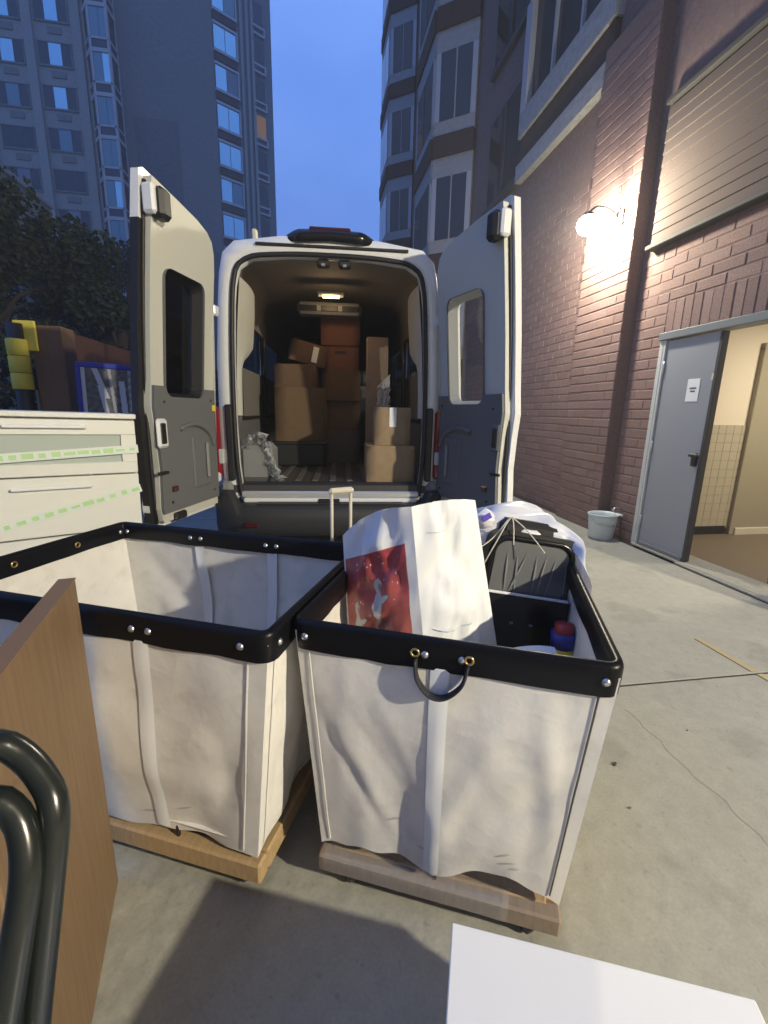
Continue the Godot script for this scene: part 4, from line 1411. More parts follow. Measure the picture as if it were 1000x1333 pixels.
func cart(label: String, at: Vector3, W: float, D: float, sd: int, fronthem: float) -> Node3D:
	var c := thing("canvas_cart", label, "cart", at, -deg_to_rad(23.7), "canvas laundry carts")
	c.rotation.y = -deg_to_rad(23.7)
	var H := 0.85
	var hx := W * 0.5
	var hz := D * 0.5
	var bx_ := hx - 0.05 * (1.0 if W < D else 1.6)
	var bz := hz - 0.03 * (1.0 if W < D else 1.2)
	var yb := 0.155 if W < D else 0.14
	var n := noise(80 + sd, 1.5, 2)
	var n2 := noise(90 + sd, 3.0, 2)
	# four canvas walls
	var corners_t := [Vector3(-hx, 0, hz), Vector3(hx, 0, hz), Vector3(hx, 0, -hz), Vector3(-hx, 0, -hz)]
	var corners_b := [Vector3(-bx_, 0, bz), Vector3(bx_, 0, bz), Vector3(bx_, 0, -bz), Vector3(-bx_, 0, -bz)]
	for k in 4:
		var a: Vector3 = corners_t[k]
		var b: Vector3 = corners_t[(k + 1) % 4]
		var a2: Vector3 = corners_b[k]
		var b2: Vector3 = corners_b[(k + 1) % 4]
		var nn := Vector3(b.z - a.z, 0, -(b.x - a.x)).normalized() * -1.0
		if nn.dot(a + b) < 0:
			nn = -nn
		R.seed = 900 + sd * 10 + k
		var folds := []
		for i in 9:
			var bu := R.randf_range(0.05, 0.95)
			folds.append([bu, R.randf_range(0.0, 0.25), clampf(bu + R.randf_range(-0.45, 0.45), 0.03, 0.97), R.randf_range(0.55, 1.0), R.randf_range(-0.006, 0.007), R.randf_range(0.02, 0.055)])
		var f := func(u: float, v: float) -> Vector3:
			var hem := 0.0
			if k == 0:
				hem = fronthem * (absf(sin(u * TAU)) * (1.0 if u > 0.5 else 0.45)) + 0.004 * sin(u * 41.0)
			elif k == 1:
				hem = 0.02 * absf(sin(u * PI * 3))
			var vv := lerpf(1.0, 0.0, 1 - v)
			var y := lerpf(yb + hem, H - 0.03, vv)
			var top := a.lerp(b, u)
			var bot := a2.lerp(b2, u)
			var p := bot.lerp(top, (y - yb) / (H - 0.03 - yb))
			p.y = y
			var edge := sin(u * PI)
			var w := (n.get_noise_3d(u * (b - a).length() * 1.0 + k * 7.0, y * 0.8, sd) * 0.020 + n2.get_noise_3d(u * 0.8 + y * 0.5 + k * 5.0, y * 0.7 - u * 0.5, sd) * 0.012) * minf(1.0, edge * 1.8) * smoothstep(0.0, 0.25, 1.0 - vv)
			# diagonal pull folds running from the rim's middle to the lower corners
			w += 0.010 * sin((u - 0.5) * 16.0 * (1.0 - 0.5 * vv)) * (1 - vv) * edge
			w += 0.018 * sin(vv * PI) * edge
			for fo in folds:
				var ab := Vector2(fo[2] - fo[0], fo[3] - fo[1])
				var pq := Vector2(u - fo[0], vv - fo[1])
				var tt := clampf(pq.dot(ab) / ab.length_squared(), 0.0, 1.0)
				var dd: float = (pq - ab * tt).length() / fo[5]
				w += fo[4] * exp(-dd * dd) * sin(clampf(tt, 0.06, 0.94) * PI) * minf(1.0, edge * 3.0) * smoothstep(0.0, 0.15, 1.0 - vv)
			return p + nn * w
		var st := st0(true)
		sheet(st, 64, 56, f)
		var cw := part("canvas_wall", done(st), M.canvas, c)
		# sewn strip down the middle of the wall, and seams by the corners
		var ss := st0(true)
		var off := 0.004
		var strip := func(u0: float, u1: float, v0: float, v1: float, o: float, s3: SurfaceTool) -> void:
			sheet(s3, 3, 30, func(u: float, v: float) -> Vector3:
				return f.call(lerpf(u0, u1, u), lerpf(v0, v1, v)) + nn * (o + 0.002 * sin(u * PI)))
		var sw := 0.028 / (b - a).length()
		if k == 0 or k == 2:
			var mids := [0.5]
			if W > D:
				mids = [0.69] if k == 0 else [0.345, 0.655]
			for mid in mids:
				for o2 in [off, -off - 0.006]:
					ss = st0(true)
					strip.call(mid - sw, mid + sw * 0.6, 0.02, 0.94, o2, ss)
					part("sewn_strip", done(ss), M.canvas_strip, cw)
		for u in [0.045, 0.955]:
			ss = st0(true)
			strip.call(u - 0.0035, u + 0.0035, 0.02, 0.95, 0.0025, ss)
			part("seam", done(ss), M.stitch if (k == 0 and u > 0.5 and sd == 1) else M.canvas, cw)
		# inner floor stains / scuffs near the hem
		if k == 0:
			R.seed = 400 + sd
			for i in 5:
				var u0 := R.randf_range(0.1, 0.85)
				var v0 := R.randf_range(0.05, 0.2)
				ss = st0(true)
				var du := R.randf_range(0.04, 0.11)
				sheet(ss, 6, 2, func(u: float, v: float) -> Vector3:
					var wd := sin(u * PI) * (v - 0.5) * 0.012
					return f.call(u0 + (u - 0.5) * du, v0 + wd + (u - 0.5) * 0.02) + nn * 0.0012)
				part("scuff", done(ss), M.stain, cw)
	# floor of the bag
	var fs := st0(true)
	sheet(fs, 10, 10, func(u: float, v: float) -> Vector3:
		return Vector3(lerpf(-bx_, bx_, u), 0.185 - 0.02 * sin(u * PI) * sin(v * PI), lerpf(bz, -bz, v)))
	if sd == 0:
		part("canvas_floor", done(fs), M.canvas, c)
	# vinyl rim: a flat band all round, rounded on top
	var rp := rrect(Vector2.ZERO, Vector2(W, D), 0.028, 4)
	var prof := [Vector2(0.008, -0.076), Vector2(0.010, -0.04), Vector2(0.010, -0.012), Vector2(0.006, -0.002), Vector2(-0.004, 0.002), Vector2(-0.013, -0.002), Vector2(-0.017, -0.012), Vector2(-0.017, -0.045), Vector2(-0.014, -0.072)]
	var rs := st0(true)
	var nr := noise(95 + sd, 4.0, 3)
	# finer points along the straights
	var rim := PackedVector2Array()
	for i in rp.size():
		var p0 := rp[i]
		var p1 := rp[(i + 1) % rp.size()]
		var m := maxi(1, int((p1 - p0).length() / 0.05))
		for j in m:
			rim.append(p0.lerp(p1, float(j) / m))
	for i in rim.size():
		var p0 := rim[i]
		var p1 := rim[(i + 1) % rim.size()]
		var pm := rim[(i - 1 + rim.size()) % rim.size()]
		var p2 := rim[(i + 2) % rim.size()]
		var t0 := (p1 - pm).normalized()
		var t1 := (p2 - p0).normalized()
		var n0 := Vector2(t0.y, -t0.x)
		var n1 := Vector2(t1.y, -t1.x)
		for j in prof.size() - 1:
			var g := func(p: Vector2, nrm: Vector2, q: Vector2) -> Vector3:
				var wob := nr.get_noise_2d(p.x * 1.2, p.y * 1.2) * 0.006 * clampf(-q.y / 0.07, 0, 1)
				var o: Vector2 = p + nrm * (q.x + wob)
				return Vector3(o.x, H + q.y + nr.get_noise_2d(p.x * 2 + 30, p.y * 2) * 0.004 * clampf(-q.y / 0.05, 0, 1), -o.y)
			quad(rs, g.call(p0, n0, prof[j]), g.call(p1, n1, prof[j]), g.call(p1, n1, prof[j + 1]), g.call(p0, n0, prof[j + 1]))
	part("rim_band", done(rs), M.vinyl, c)
	# rivets
	var rv := lathe([Vector2(0.0, 0.006), Vector2(0.006, 0.005), Vector2(0.0095, 0.001), Vector2(0.0095, 0.0)], 12)
	for k in 4:
		var a: Vector3 = corners_t[k]
		var b: Vector3 = corners_t[(k + 1) % 4]
		var nn := (a + b).normalized()
		var L := (b - a).length()
		var us := [0.04, 0.5 - 0.042 / L, 0.5 + 0.042 / L, 0.96] if k % 2 == 0 else [0.05, 0.95]
		if W > D and k == 2:
			us = [0.03, 0.32, 0.363, 0.635, 0.68, 0.97]
		if W > D and k == 0:
			us = [0.03, 0.668, 0.712, 0.94]
		for u in us:
			for io in [1.0, -1.0]:
				var q: Vector3 = a.lerp(b, u) + nn * (0.0105 if io > 0 else -0.0175)
				q.y = H - 0.038
				var bs := Basis(Quaternion(Vector3.UP, nn * io))
				part("rivet", rv, M.metal, c, Transform3D(bs, q))
	# wooden platform: outer rails, cross slats, corner blocks and casters
	var pl := st0()
	part("front_rail", bx(Vector3(0, 0.092, bz - 0.012), Vector3(bx_ * 2 + 0.02, 0.066 if sd == 0 else 0.056, 0.045), 0.006), M.pine if sd == 0 else M.pine_dirty, c)
	if sd == 1:
		var wr := st0(true)
		var nw := noise(140, 3.0, 3)
		sheet(wr, 50, 8, func(u: float, v: float) -> Vector3:
			var an := lerpf(-0.4, PI * 0.5 + 0.9, v)
			var q := Vector2(cos(an), sin(an))
			var sc := 1.0 / maxf(absf(q.x) / 0.026, absf(q.y) / 0.037)
			return Vector3(lerpf(-bx_ + 0.01, bx_ - 0.12, u), 0.092 + q.y * sc + 0.004 * nw.get_noise_2d(u * 4, v), bz - 0.012 + q.x * sc + 0.003 + 0.006 * absf(nw.get_noise_2d(u * 5, v * 2 + 7))))
		part("plastic_wrap", done(wr), M.wrap_clear, c)
	part("back_rail", bx(Vector3(0, 0.092, -bz + 0.012), Vector3(bx_ * 2 + 0.02, 0.066, 0.045), 0.006), M.pine, c)
	for s in [-1.0, 1.0]:
		part("side_rail", bx(Vector3(s * (bx_ - 0.012), 0.092, 0), Vector3(0.045, 0.066, bz * 2 - 0.075), 0.006), M.pine, c)
	var ns := 5
	for i in ns:
		if W > D:
			part("slat", bx(Vector3(lerpf(-bx_ + 0.12, bx_ - 0.12, i / 4.0), 0.115, 0), Vector3(0.13, 0.018, bz * 2 - 0.09), 0.004), M.pine, c)
		else:
			part("slat", bx(Vector3(0, 0.115, lerpf(-bz + 0.13, bz - 0.13, i / 4.0)), Vector3(bx_ * 2 - 0.05, 0.018, (bz * 2 - 0.24) / 4.0 + (0.008 if i % 4 == 0 else -0.004)), 0.003), M.pine, c)
	part("post", bx(Vector3(0.005 if sd == 1 else 0.19 * W, 0.145, bz - 0.012), Vector3(0.010, 0.06, 0.010), 0.002), M.black, c)
	for sx in [-1.0, 1.0]:
		for sz in [-1.0, 1.0]:
			var ct := part("caster", bx(Vector3(sx * (bx_ - 0.07), 0.056, sz * (bz - 0.04)), Vector3(0.05, 0.010, 0.05), 0.003), M.metal, c)
			part("fork", bx(Vector3(sx * (bx_ - 0.07), 0.040, sz * (bz - 0.04)), Vector3(0.038, 0.026, 0.02), 0.003), M.metal, ct)
			part("wheel", lathe([Vector2(0.0, -0.012), Vector2(0.026, -0.012), Vector2(0.03, -0.008), Vector2(0.03, 0.008), Vector2(0.026, 0.012), Vector2(0, 0.012)], 18), M.frame_dark, ct, Transform3D(Basis(Vector3.BACK, PI / 2).rotated(Vector3.UP, 0.6), Vector3(sx * (bx_ - 0.07), 0.031, sz * (bz - 0.04))))
	return c

func carts() -> void:
	var r := cart("white canvas cart with black rim holding a white bag and a black case", Vector3(0.518, 0, -1.392), 0.734, 1.133, 1, 0.058)
	var l := cart("empty white canvas cart with black rim on a wooden base", Vector3(-0.468, 0, -1.512), 1.115, 0.732, 0, 0.012)
	# hanging strap on the loaded cart's rim, with brass eyelets
	var z := 1.133 * 0.5
	var pts := curve([Vector3(-0.062, 0.80, z + 0.014), Vector3(-0.055, 0.755, z + 0.022), Vector3(-0.025, 0.722, z + 0.026), Vector3(0.01, 0.722, z + 0.026), Vector3(0.045, 0.755, z + 0.022), Vector3(0.056, 0.80, z + 0.014)], 24)
	var st := st0(true)
	tube(st, pts, 0.015, 8, false, 0.3)
	part("strap_handle", done(st), M.strap, r)
	for x in [-0.064, 0.058]:
		var tor := TorusMesh.new()
		tor.inner_radius = 0.006
		tor.outer_radius = 0.012
		tor.rings = 20
		tor.ring_segments = 8
		part("eyelet", tor, M.brass, r, Transform3D(Basis(Vector3.RIGHT, PI / 2), Vector3(x, 0.815, z + 0.013)))
	# brass hooks on the empty cart's end rim
	for zz in [-0.12, 0.12]:
		var tor := TorusMesh.new()
		tor.inner_radius = 0.006
		tor.outer_radius = 0.012
		tor.rings = 20
		tor.ring_segments = 8
		part("eyelet", tor, M.brass, l, Transform3D(Basis(Vector3.BACK, PI / 2), Vector3(-1.115 * 0.5 + 0.02, 0.815, zz)))

# a point in the loaded cart's own axes
func cart_load() -> void:
	# white paper bag
	var bag := thing("paper_bag", "large white paper bag with a dark red snowy print, standing in the canvas cart", "bag")
	var T := [Vector3(0.275, 1.092, -1.18), Vector3(0.492, 1.092, -1.26), Vector3(0.30, 0.985, -1.45), Vector3(0.095, 0.965, -1.35)]
	var B := [Vector3(0.345, 0.42, -1.12), Vector3(0.62, 0.42, -1.20), Vector3(0.37, 0.42, -1.40), Vector3(0.12, 0.42, -1.30)]
	var n := noise(101, 3.0, 4)
	for k in 4:
		var a := k
		var b := (k + 1) % 4
		if k == 3:
			a = 3
			b = 0
		var st := st0(true)
		var nn: Vector3 = ((T[b] - T[a]).cross(T[a] - B[a])).normalized() * -1.0
		var mid: Vector3 = (T[a] + T[b]) * 0.5 - (T[0] + T[1] + T[2] + T[3]) * 0.25
		if nn.dot(mid) < 0:
			nn = -nn
		var f := func(u: float, v: float) -> Vector3:
			var p: Vector3 = B[a].lerp(B[b], u).lerp(T[a].lerp(T[b], u), v)
			var e := sin(u * PI)
			p += nn * (n.get_noise_3d(u * 1.2 + k * 9, v * 1.6, 0) * 0.035 + 0.018) * e
			if v > 0.9:
				p.y += 0.012 * e * (v - 0.9) * 10.0 if k == 0 else (0.03 * e * (v - 0.9) * 10.0 if k == 3 else 0.0)
			return p
		sheet(st, 20, 26, f)
		if k == 3:
			part("printed_side", done(st), texture_only(bag_texture()), bag)
		else:
			part("bag_side", done(st), M.bag_white, bag)
		if k == 0:
			var cr := st0(true)
			sheet(cr, 16, 2, func(u: float, v: float) -> Vector3:
				return f.call(lerpf(0.12, 0.6, u), 0.46 - 0.02 * sin(u * PI) + (v - 0.5) * 0.012 * sin(u * PI)) + nn * (0.004 * sin(v * PI) + 0.0012))
			part("fold_shade", done(cr), plain(0.52, 0.56, 0.63, 0.6), bag)  # crease shade put into a darker, bluer strip on the white paper
			cr = st0(true)
			sheet(cr, 6, 1, func(u: float, v: float) -> Vector3:
				return f.call(lerpf(0.15, 0.42, u), 0.885 + (v - 0.5) * 0.003) + nn * 0.0015)
			part("staple_line", done(cr), plain(0.45, 0.46, 0.48, 0.6), bag)
	# black case with a mesh window and a dark front pocket, leaning back
	var cs := thing("black_case", "black carry case with a grey see-through lid, upright in the loaded cart", "case", Vector3(0.690, 0.415, -1.33), -0.12)
	cs.rotation.z = -0.15
	cs.rotation.x = -0.08
	var z0 := 0.0
	part("shell", extruded(rrect(Vector2(0, 0.26), Vector2(0.335, 0.55), 0.05), -0.13, 0.0, 0.0), M.black, cs)
	part("window_sheet", extruded(rrect(Vector2(-0.01, 0.395), Vector2(0.262, 0.215), 0.045), 0.001, 0.004, 0.0), plain(0.13, 0.135, 0.14, 0.3), cs)
	var edge := PackedVector3Array()
	for p in rrect(Vector2(-0.01, 0.395), Vector2(0.285, 0.24), 0.055, 6):
		edge.append(Vector3(p.x, p.y, 0.006))
	part("piping", tb(edge, 0.009, 8, true), M.black_gloss, cs)
	var pk := st0()
	box(pk, Vector3(-0.005, 0.135, 0.035), Vector3(0.295, 0.37, 0.012), 0.004, Basis(Vector3.RIGHT, -0.06))
	part("front_pocket", done(pk), M.black_gloss, cs)
	part("pocket_edge", bx(Vector3(-0.005, 0.322, 0.022), Vector3(0.29, 0.009, 0.014), 0.003), M.paper, cs)
	for x in [-0.05, 0.02]:
		part("snap", bx(Vector3(x, 0.225, 0.039), Vector3(0.012, 0.008, 0.006), 0.002), M.frame_steel, cs)
	# streaks of thin film over the window
	R.seed = 555
	for i in 7:
		var x0 := -0.10 + i * 0.035
		var dx := R.randf_range(-0.05, 0.05)
		var st := st0(true)
		sheet(st, 1, 6, func(u: float, v: float) -> Vector3:
			return Vector3(x0 + dx * (1 - v) + (u - 0.5) * 0.007 * sin(v * PI), 0.31 + 0.16 * v, 0.0055 + 0.004 * sin(v * PI)))
		part("film_streak", done(st), plain(0.2, 0.21, 0.22, 0.3), cs)
	part("carry_flap", bx(Vector3(-0.02, 0.545, -0.06), Vector3(0.22, 0.06, 0.07), 0.02), M.black, cs)
	# thin white plastic bag draped over the case's back
	var dr := st0(true)
	var nd := noise(111, 1.3, 2)
	var pth := curve([Vector3(0.58, 0.93, -1.50), Vector3(0.64, 1.005, -1.50), Vector3(0.73, 1.02, -1.48), Vector3(0.82, 0.995, -1.45), Vector3(0.90, 0.915, -1.38), Vector3(0.905, 0.80, -1.32), Vector3(0.89, 0.70, -1.29)], 41)
	sheet(dr, 40, 18, func(u: float, v: float) -> Vector3:
		var p := pth[int(round(u * 40))]
		var a := (v - 0.5) * 2.0
		var q := Vector3(nd.get_noise_2d(u * 1.6, v * 0.7), nd.get_noise_2d(u * 1.6 + 9, v * 0.7), nd.get_noise_2d(u * 1.6 + 20, v * 0.7)) * 0.05
		var rid := 0.006 * sin(v * 34.0 + 5.0 * nd.get_noise_2d(u * 0.8, v * 0.3)) * sin(u * PI)
		return p + Vector3(0.02 * absf(a), -0.05 * a * a - rid, 0.085 * a) + q)
	var pb := thing("plastic_bag", "thin crumpled white plastic bag draped over the black case", "bag")
	part("film", done(dr), M.plastic_bag, pb)
	var kn := st0(true)
	sheet(kn, 14, 10, func(u: float, v: float) -> Vector3:
		var an := u * TAU
		var rr := 0.05 * sin(v * PI) * (1.0 + 0.5 * nd.get_noise_2d(u * 8, v * 3))
		return Vector3(0.615 + cos(an) * rr, 0.93 + v * 0.09, -1.47 + sin(an) * rr * 0.7))
	part("knot", done(kn), M.plastic_bag, pb)
	part("purple_print", bx(Vector3(0.605, 0.995, -1.43), Vector3(0.035, 0.022, 0.004), 0.002, Basis(Vector3.BACK, 0.5)), plain(0.10, 0.06, 0.45, 0.5), pb)
	# twisted paper cords of a second bag
	var cd := thing("bag_cord", "pale twisted paper cord handles looped beside the black case", "cord")
	for k in [[Vector3(0.565, 0.86, -1.33), Vector3(0.60, 0.93, -1.33), Vector3(0.665, 1.01, -1.36), Vector3(0.655, 0.93, -1.31)], [Vector3(0.665, 1.012, -1.36), Vector3(0.71, 0.97, -1.33), Vector3(0.755, 0.905, -1.285)], [Vector3(0.545, 0.91, -1.34), Vector3(0.60, 0.945, -1.35), Vector3(0.66, 1.005, -1.37)]]:
		part("strand", tb(curve(k, 14), 0.0022, 6), M.cream, cd)
	# small things at the cart's front
	var sh := st0(true)
	sheet(sh, 12, 8, func(u: float, v: float) -> Vector3:
		return Vector3(0.545 + u * 0.125 + 0.02 * v, 0.655 + 0.035 * sin(u * 2.2) * (1.0 - 0.6 * v) + 0.025 * v, -1.03 - v * 0.07 + 0.03 * u))
	var shn := part("paper_sheet", done(sh), M.paper, self)
	tag(shn, "curled white paper sheet behind the loaded cart's front rim", "paper")
	var bo := thing("squeeze_bottle", "small bottle with a blue and red top wedged beside the black case", "bottle", Vector3(0.80, 0.515, -1.20))
	part("body", lathe([Vector2(0, 0), Vector2(0.035, 0.0), Vector2(0.038, 0.02), Vector2(0.036, 0.13), Vector2(0.02, 0.15), Vector2(0, 0.15)], 18), M.yellow, bo)
	part("label", lathe([Vector2(0.037, 0.10), Vector2(0.0395, 0.10), Vector2(0.0395, 0.148), Vector2(0.03, 0.15)], 18), plain(0.02, 0.03, 0.22, 0.4), bo)
	part("cap", lathe([Vector2(0.03, 0.15), Vector2(0.03, 0.175), Vector2(0.0, 0.178)], 14), plain(0.35, 0.03, 0.03, 0.4), bo)
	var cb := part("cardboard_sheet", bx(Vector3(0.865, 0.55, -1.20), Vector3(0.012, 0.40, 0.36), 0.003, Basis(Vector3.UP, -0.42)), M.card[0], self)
	tag(cb, "brown cardboard sheet standing inside the loaded cart beside the black case", "cardboard")
	var db := part("dark_bundle", bx(Vector3(0.13, 0.55, -1.15), Vector3(0.14, 0.26, 0.12), 0.05, Basis(Vector3.UP, 0.3)), plain(0.02, 0.02, 0.035, 0.8), self)
	tag(db, "dark cloth bundle tucked at the loaded cart's corner beside the printed bag", "bundle")

func extruded(poly: PackedVector2Array, z0: float, z1: float, _c: float) -> ArrayMesh:
	var st := st0()
	plate(st, poly, [], func(p: Vector2, t: float) -> Vector3: return Vector3(p.x, p.y, t), z0, z1, [-5.0, 5.0])
	return done(st)

func bag_texture() -> ImageTexture:
	var n := noise(121, 0.03, 3)
	R.seed = 777
	var dots := []
	for i in 34:
		dots.append([R.randf_range(20, 190), R.randf_range(40, 130), R.randf_range(0.8, 2.0)])
	var ell := func(x: float, y: float, cx: float, cy: float, rx: float, ry: float) -> bool:
		return pow((x - cx) / rx, 2) + pow((y - cy) / ry, 2) < 1.0
	return picture(200, 256, func(x: int, y: int) -> Color:
		var w := 0.75
		var c := Color(w, w * 1.02, w * 1.06)
		if x < 178 and y > 36 and x > 4:
			var t := (y - 36) / 150.0
			c = Color(0.40, 0.062, 0.075).lerp(Color(0.42, 0.15, 0.12), clampf(t, 0, 1))
			c = c * (1.0 + 0.25 * n.get_noise_2d(x, y))
			for d in dots:
				if pow(x - d[0], 2) + pow(y - d[1], 2) < d[2] * d[2]:
					c = Color(0.68, 0.62, 0.62)
			# two plain small skaters: round head, coat, one arm out, boots
			for f in [[100.0, 74.0, 0.92], [38.0, 104.0, 0.95]]:
				var px: float = (x - f[0]) / f[2]
				var py: float = (y - f[1]) / f[2]
				if ell.call(px, py, 0.0, 8.0, 9.0, 11.0) or ell.call(px, py, 2.0, 34.0, 12.0, 19.0) or (ell.call(px, py + 0.30 * px, 16.0, 32.0, 19.0, 4.5)):
					c = Color(0.56, 0.57, 0.58) if py < 48.0 else Color(0.45, 0.45, 0.46)
				elif ell.call(px, py, -3.0, 60.0, 4.0, 12.0) or ell.call(px, py, 8.0, 60.0, 4.0, 12.0) or ell.call(px, py, 36.0, 20.0, 4.0, 3.0):
					c = Color(0.16, 0.13, 0.12)
				if ell.call(px, py, 4.0, 10.0, 4.5, 5.0):
					c = Color(0.36, 0.26, 0.23)
		return c)

# ---------------------------------------------------------------- chest of drawers
func chest() -> void:
	var c := thing("chest_of_drawers", "white chest of drawers with a frosted front panel, bound with green printed tape", "chest", Vector3(-1.30, 0, -2.42), deg_to_rad(31.0))
	c.rotation.z = deg_to_rad(-1.2)
	var W := 0.78
	var Dp := 0.41
	part("plinth", bx(Vector3(0, 0.06, -Dp * 0.5), Vector3(W - 0.03, 0.12, Dp - 0.03)), M.white_chest, c)
	part("carcass", bx(Vector3(0, 0.70, -Dp * 0.5 - 0.012), Vector3(W, 1.18, Dp - 0.024), 0.003), M.white_chest, c)
	part("top_board", bx(Vector3(0, 1.305, -Dp * 0.5 + 0.006), Vector3(W + 0.012, 0.026, Dp + 0.012), 0.004), M.white_chest, c)
	var y0 := [1.005, 0.70, 0.40, 0.12]
	for i in 4:
		var h: float = [0.278, 0.298, 0.292, 0.272][i]
		var y: float = y0[i]
		if i == 0:
			var fr := st0()
			box(fr, Vector3(0, y + h - 0.0375, 0.005), Vector3(W - 0.008, 0.075, 0.02), 0.003)
			box(fr, Vector3(0, y + 0.03, 0.005), Vector3(W - 0.008, 0.06, 0.02), 0.003)
			for s in [-1.0, 1.0]:
				box(fr, Vector3(s * (W * 0.5 - 0.039), y + 0.1315, 0.0045), Vector3(0.07, 0.142, 0.019))
			var d := part("drawer_front", done(fr), M.white_chest, c)
			part("frosted_panel", bx(Vector3(0, y + 0.1315, -0.001), Vector3(W - 0.148, 0.143, 0.006)), M.frosted, d)
			handle(d, y + h - 0.035)
		else:
			var d2 := part("drawer_front", bx(Vector3(0, y + h * 0.5, 0.005), Vector3(W - 0.008, h, 0.02), 0.003), M.white_chest, c)
			handle(d2, y + h - 0.05)
	# green printed tape round the chest
	for t in [[1.085, 1.135], [0.72, 0.92]]:
		var a := Vector3(-W * 0.5 - 0.002, t[0], 0.024)
		var b := Vector3(W * 0.5 + 0.002, t[1], 0.024)
		var d := b - a
		var bs := Basis(Vector3.BACK, atan2(d.y, d.x))
		var tp := part("tape", bx((a + b) * 0.5, Vector3(d.length(), 0.044, 0.0015), 0.0, bs), M.tape_white, c)
		R.seed = int(t[0] * 100)
		for i in 14:
			var u := (i + 0.5) / 14.0
			part("tape_print", bx(a.lerp(b, u) + Vector3(0, R.randf_range(-0.002, 0.002), 0.001), Vector3(R.randf_range(0.022, 0.050), R.randf_range(0.012, 0.026), 0.0012), 0.0, bs), M.green_print, tp)
	part("tape", bx(Vector3(0.17, 1.015, 0.022), Vector3(0.03, 0.012, 0.002), 0.0, Basis(Vector3.BACK, 0.5)), M.paper, c)

func handle(d: Node, y: float) -> void:
	var st := st0()
	box(st, Vector3(0, y, 0.036), Vector3(0.33, 0.016, 0.012), 0.004)
	for s in [-1.0, 1.0]:
		box(st, Vector3(s * 0.15, y, 0.022), Vector3(0.012, 0.012, 0.02), 0.002)
	part("handle", done(st), M.white_lam, d)

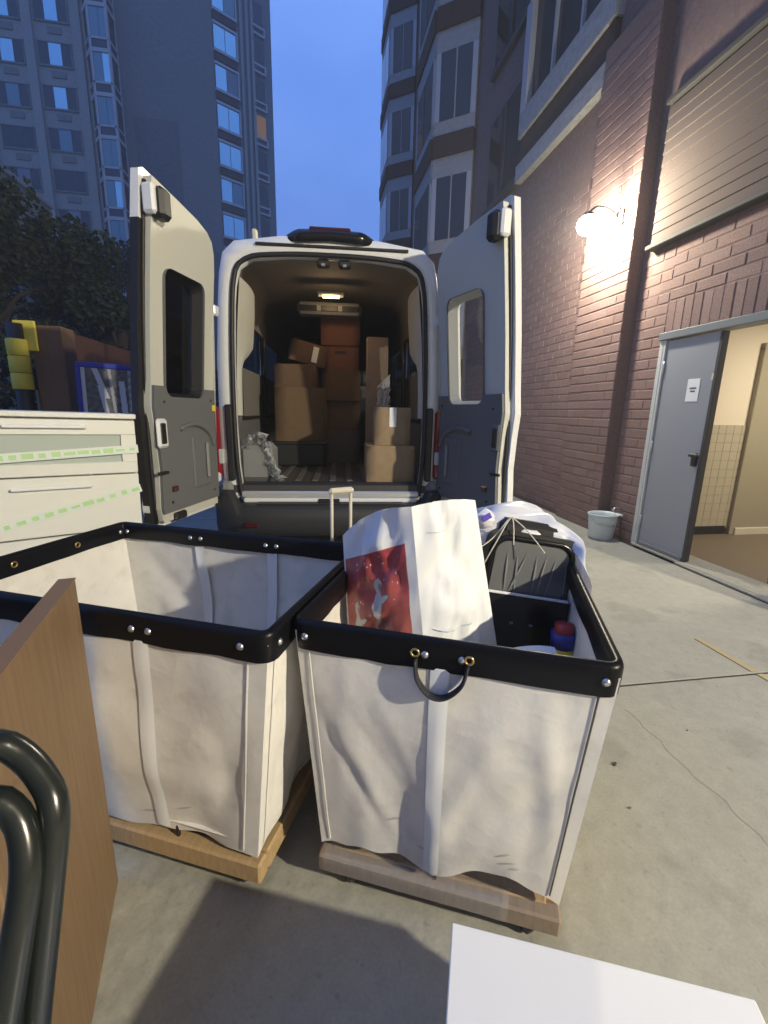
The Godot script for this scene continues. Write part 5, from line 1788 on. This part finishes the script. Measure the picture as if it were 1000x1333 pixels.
# ---------------------------------------------------------------- things close to the camera
func near_things() -> void:
	# brown board on edge
	var bo := thing("tabletop_board", "brown wood board with thick edges standing upright beside the empty cart", "board", Vector3(-0.515, 0, -0.86), 0.0)
	var dir := Vector3(0.21, 0, 0.977).normalized()
	var bs := Basis(Vector3(dir.z, 0, -dir.x), Vector3.UP, dir)
	bo.basis = bs
	var L := 0.55
	part("panel", bx(Vector3(-0.02, 0.4675, 0), Vector3(0.034, 0.935, L), 0.003), M.board, bo)
	part("edge_band", bx(Vector3(-0.02, 0.9365, 0), Vector3(0.036, 0.003, L + 0.002)), M.board_edge, bo)
	# black bent tube frame
	var f := thing("tube_frame", "black bent metal tube frame with two nested hoops leaning over the brown board", "frame")
	var A := [Vector3(-0.46, 1.062, -0.37), Vector3(-0.40, 1.066, -0.372), Vector3(-0.34, 1.067, -0.376), Vector3(-0.273, 1.062, -0.381), Vector3(-0.253, 1.049, -0.385), Vector3(-0.231, 1.024, -0.378), Vector3(-0.218, 0.997, -0.365), Vector3(-0.222, 0.93, -0.345), Vector3(-0.234, 0.82, -0.319), Vector3(-0.262, 0.52, -0.245), Vector3(-0.31, 0.016, -0.12)]
	var B := [Vector3(-0.47, 1.022, -0.343), Vector3(-0.40, 1.028, -0.347), Vector3(-0.33, 1.03, -0.352), Vector3(-0.264, 1.025, -0.357), Vector3(-0.249, 1.016, -0.359), Vector3(-0.236, 0.997, -0.352), Vector3(-0.230, 0.965, -0.338), Vector3(-0.235, 0.91, -0.318), Vector3(-0.246, 0.82, -0.290), Vector3(-0.275, 0.52, -0.215), Vector3(-0.325, 0.016, -0.08)]
	for k in 2:
		var side: Array = [A, B][k]
		var pts := []
		for p in side:
			pts.push_front(p + Vector3(-0.012, 0, 0))
		# other leg, out of frame
		var e: Vector3 = side[0]
		for q in [Vector3(-0.06, -0.012, 0), Vector3(-0.09, -0.06, 0.01), Vector3(-0.10, -0.20, 0.04), Vector3(-0.12, -0.55, 0.12), Vector3(-0.15, -1.046 if k == 0 else -1.006, 0.24)]:
			pts.append(e + q)
		part("hoop", tb(curve(pts, 260), 0.0120, 16), M.tube_black, f)
	part("crossbar", tb(PackedVector3Array([Vector3(-0.262, 0.52, -0.245), Vector3(-0.582, 0.51, -0.25)]), 0.012, 10), M.tube_black, f)
	part("crossbar", tb(PackedVector3Array([Vector3(-0.275, 0.52, -0.215), Vector3(-0.592, 0.47, -0.22)]), 0.012, 10), M.tube_black, f)
	# white cabinet at the lower edge
	var w := thing("white_cabinet", "low white cabinet with a plain top, in front of the loaded cart", "cabinet", Vector3(0.254, 0, -0.618), 0.0)
	var u := Vector3(0.93, 0, 0.37).normalized()
	w.basis = Basis(u, Vector3.UP, u.cross(Vector3.UP))
	if w.basis.z.z < 0:
		w.basis = Basis(u, Vector3.UP, -u.cross(Vector3.UP))
	var D := 0.95
	part("top_board", bx(Vector3(0.25, 0.391, D * 0.5), Vector3(0.505, 0.018, D), 0.002), M.white_lam, w)
	part("side_panel", bx(Vector3(0.011, 0.191, D * 0.5), Vector3(0.018, 0.382, D - 0.006)), M.white_lam, w)
	part("side_panel", bx(Vector3(0.489, 0.191, D * 0.5), Vector3(0.018, 0.382, D - 0.006)), M.white_lam, w)
	part("back_panel", bx(Vector3(0.25, 0.191, 0.012), Vector3(0.46, 0.37, 0.012)), M.white_lam, w)
	# wheeled suitcase behind the carts: mostly its handle shows
	var s := thing("suitcase", "dark suitcase with a raised pale telescopic handle behind the carts", "suitcase", Vector3(0.135, 0, -2.38), 0.35)
	part("shell", bx(Vector3(0, 0.33, 0), Vector3(0.36, 0.54, 0.22), 0.05), plain(0.02, 0.022, 0.03, 0.5), s)
	for x in [-0.055, 0.055]:
		part("handle_rod", tb(PackedVector3Array([Vector3(x, 0.58, 0.06), Vector3(x, 0.93, 0.06)]), 0.0095, 8), M.cream, s)
	part("grip", bx(Vector3(0, 0.935, 0.06), Vector3(0.142, 0.034, 0.036), 0.012), M.cream, s)
	for x in [-0.13, 0.13]:
		part("wheel", lathe([Vector2(0, -0.012), Vector2(0.028, -0.012), Vector2(0.03, 0), Vector2(0.028, 0.012), Vector2(0, 0.012)], 14), M.black, s, Transform3D(Basis(Vector3.BACK, PI / 2), Vector3(x, 0.03, -0.06)))
		part("foot", bx(Vector3(x, 0.03, 0.07), Vector3(0.04, 0.06, 0.03), 0.006), M.black, s)
	# bucket by the wall
	var b := thing("bucket", "pale blue grey plastic bucket on the concrete by the brick wall", "bucket", Vector3(3.235, 0, -4.38))
	part("shell", lathe([Vector2(0.0, 0.008), Vector2(0.125, 0.0), Vector2(0.13, 0.01), Vector2(0.155, 0.25), Vector2(0.158, 0.265), Vector2(0.168, 0.268), Vector2(0.168, 0.282), Vector2(0.158, 0.284), Vector2(0.150, 0.25), Vector2(0.126, 0.02), Vector2(0.0, 0.02)], 32, 0.9), M.bucket, b)
	part("rib", lathe([Vector2(0.150, 0.195), Vector2(0.158, 0.198), Vector2(0.158, 0.206), Vector2(0.151, 0.21)], 32, 0.9), M.bucket, b)
	part("spout", bx(Vector3(0.155, 0.272, 0.04), Vector3(0.06, 0.022, 0.10), 0.008), M.bucket, b)
	part("bail", tb(curve([Vector3(-0.16, 0.25, 0), Vector3(-0.13, 0.19, 0.11), Vector3(0, 0.165, 0.155), Vector3(0.13, 0.19, 0.11), Vector3(0.16, 0.25, 0)], 20), 0.004, 6), M.metal, b)
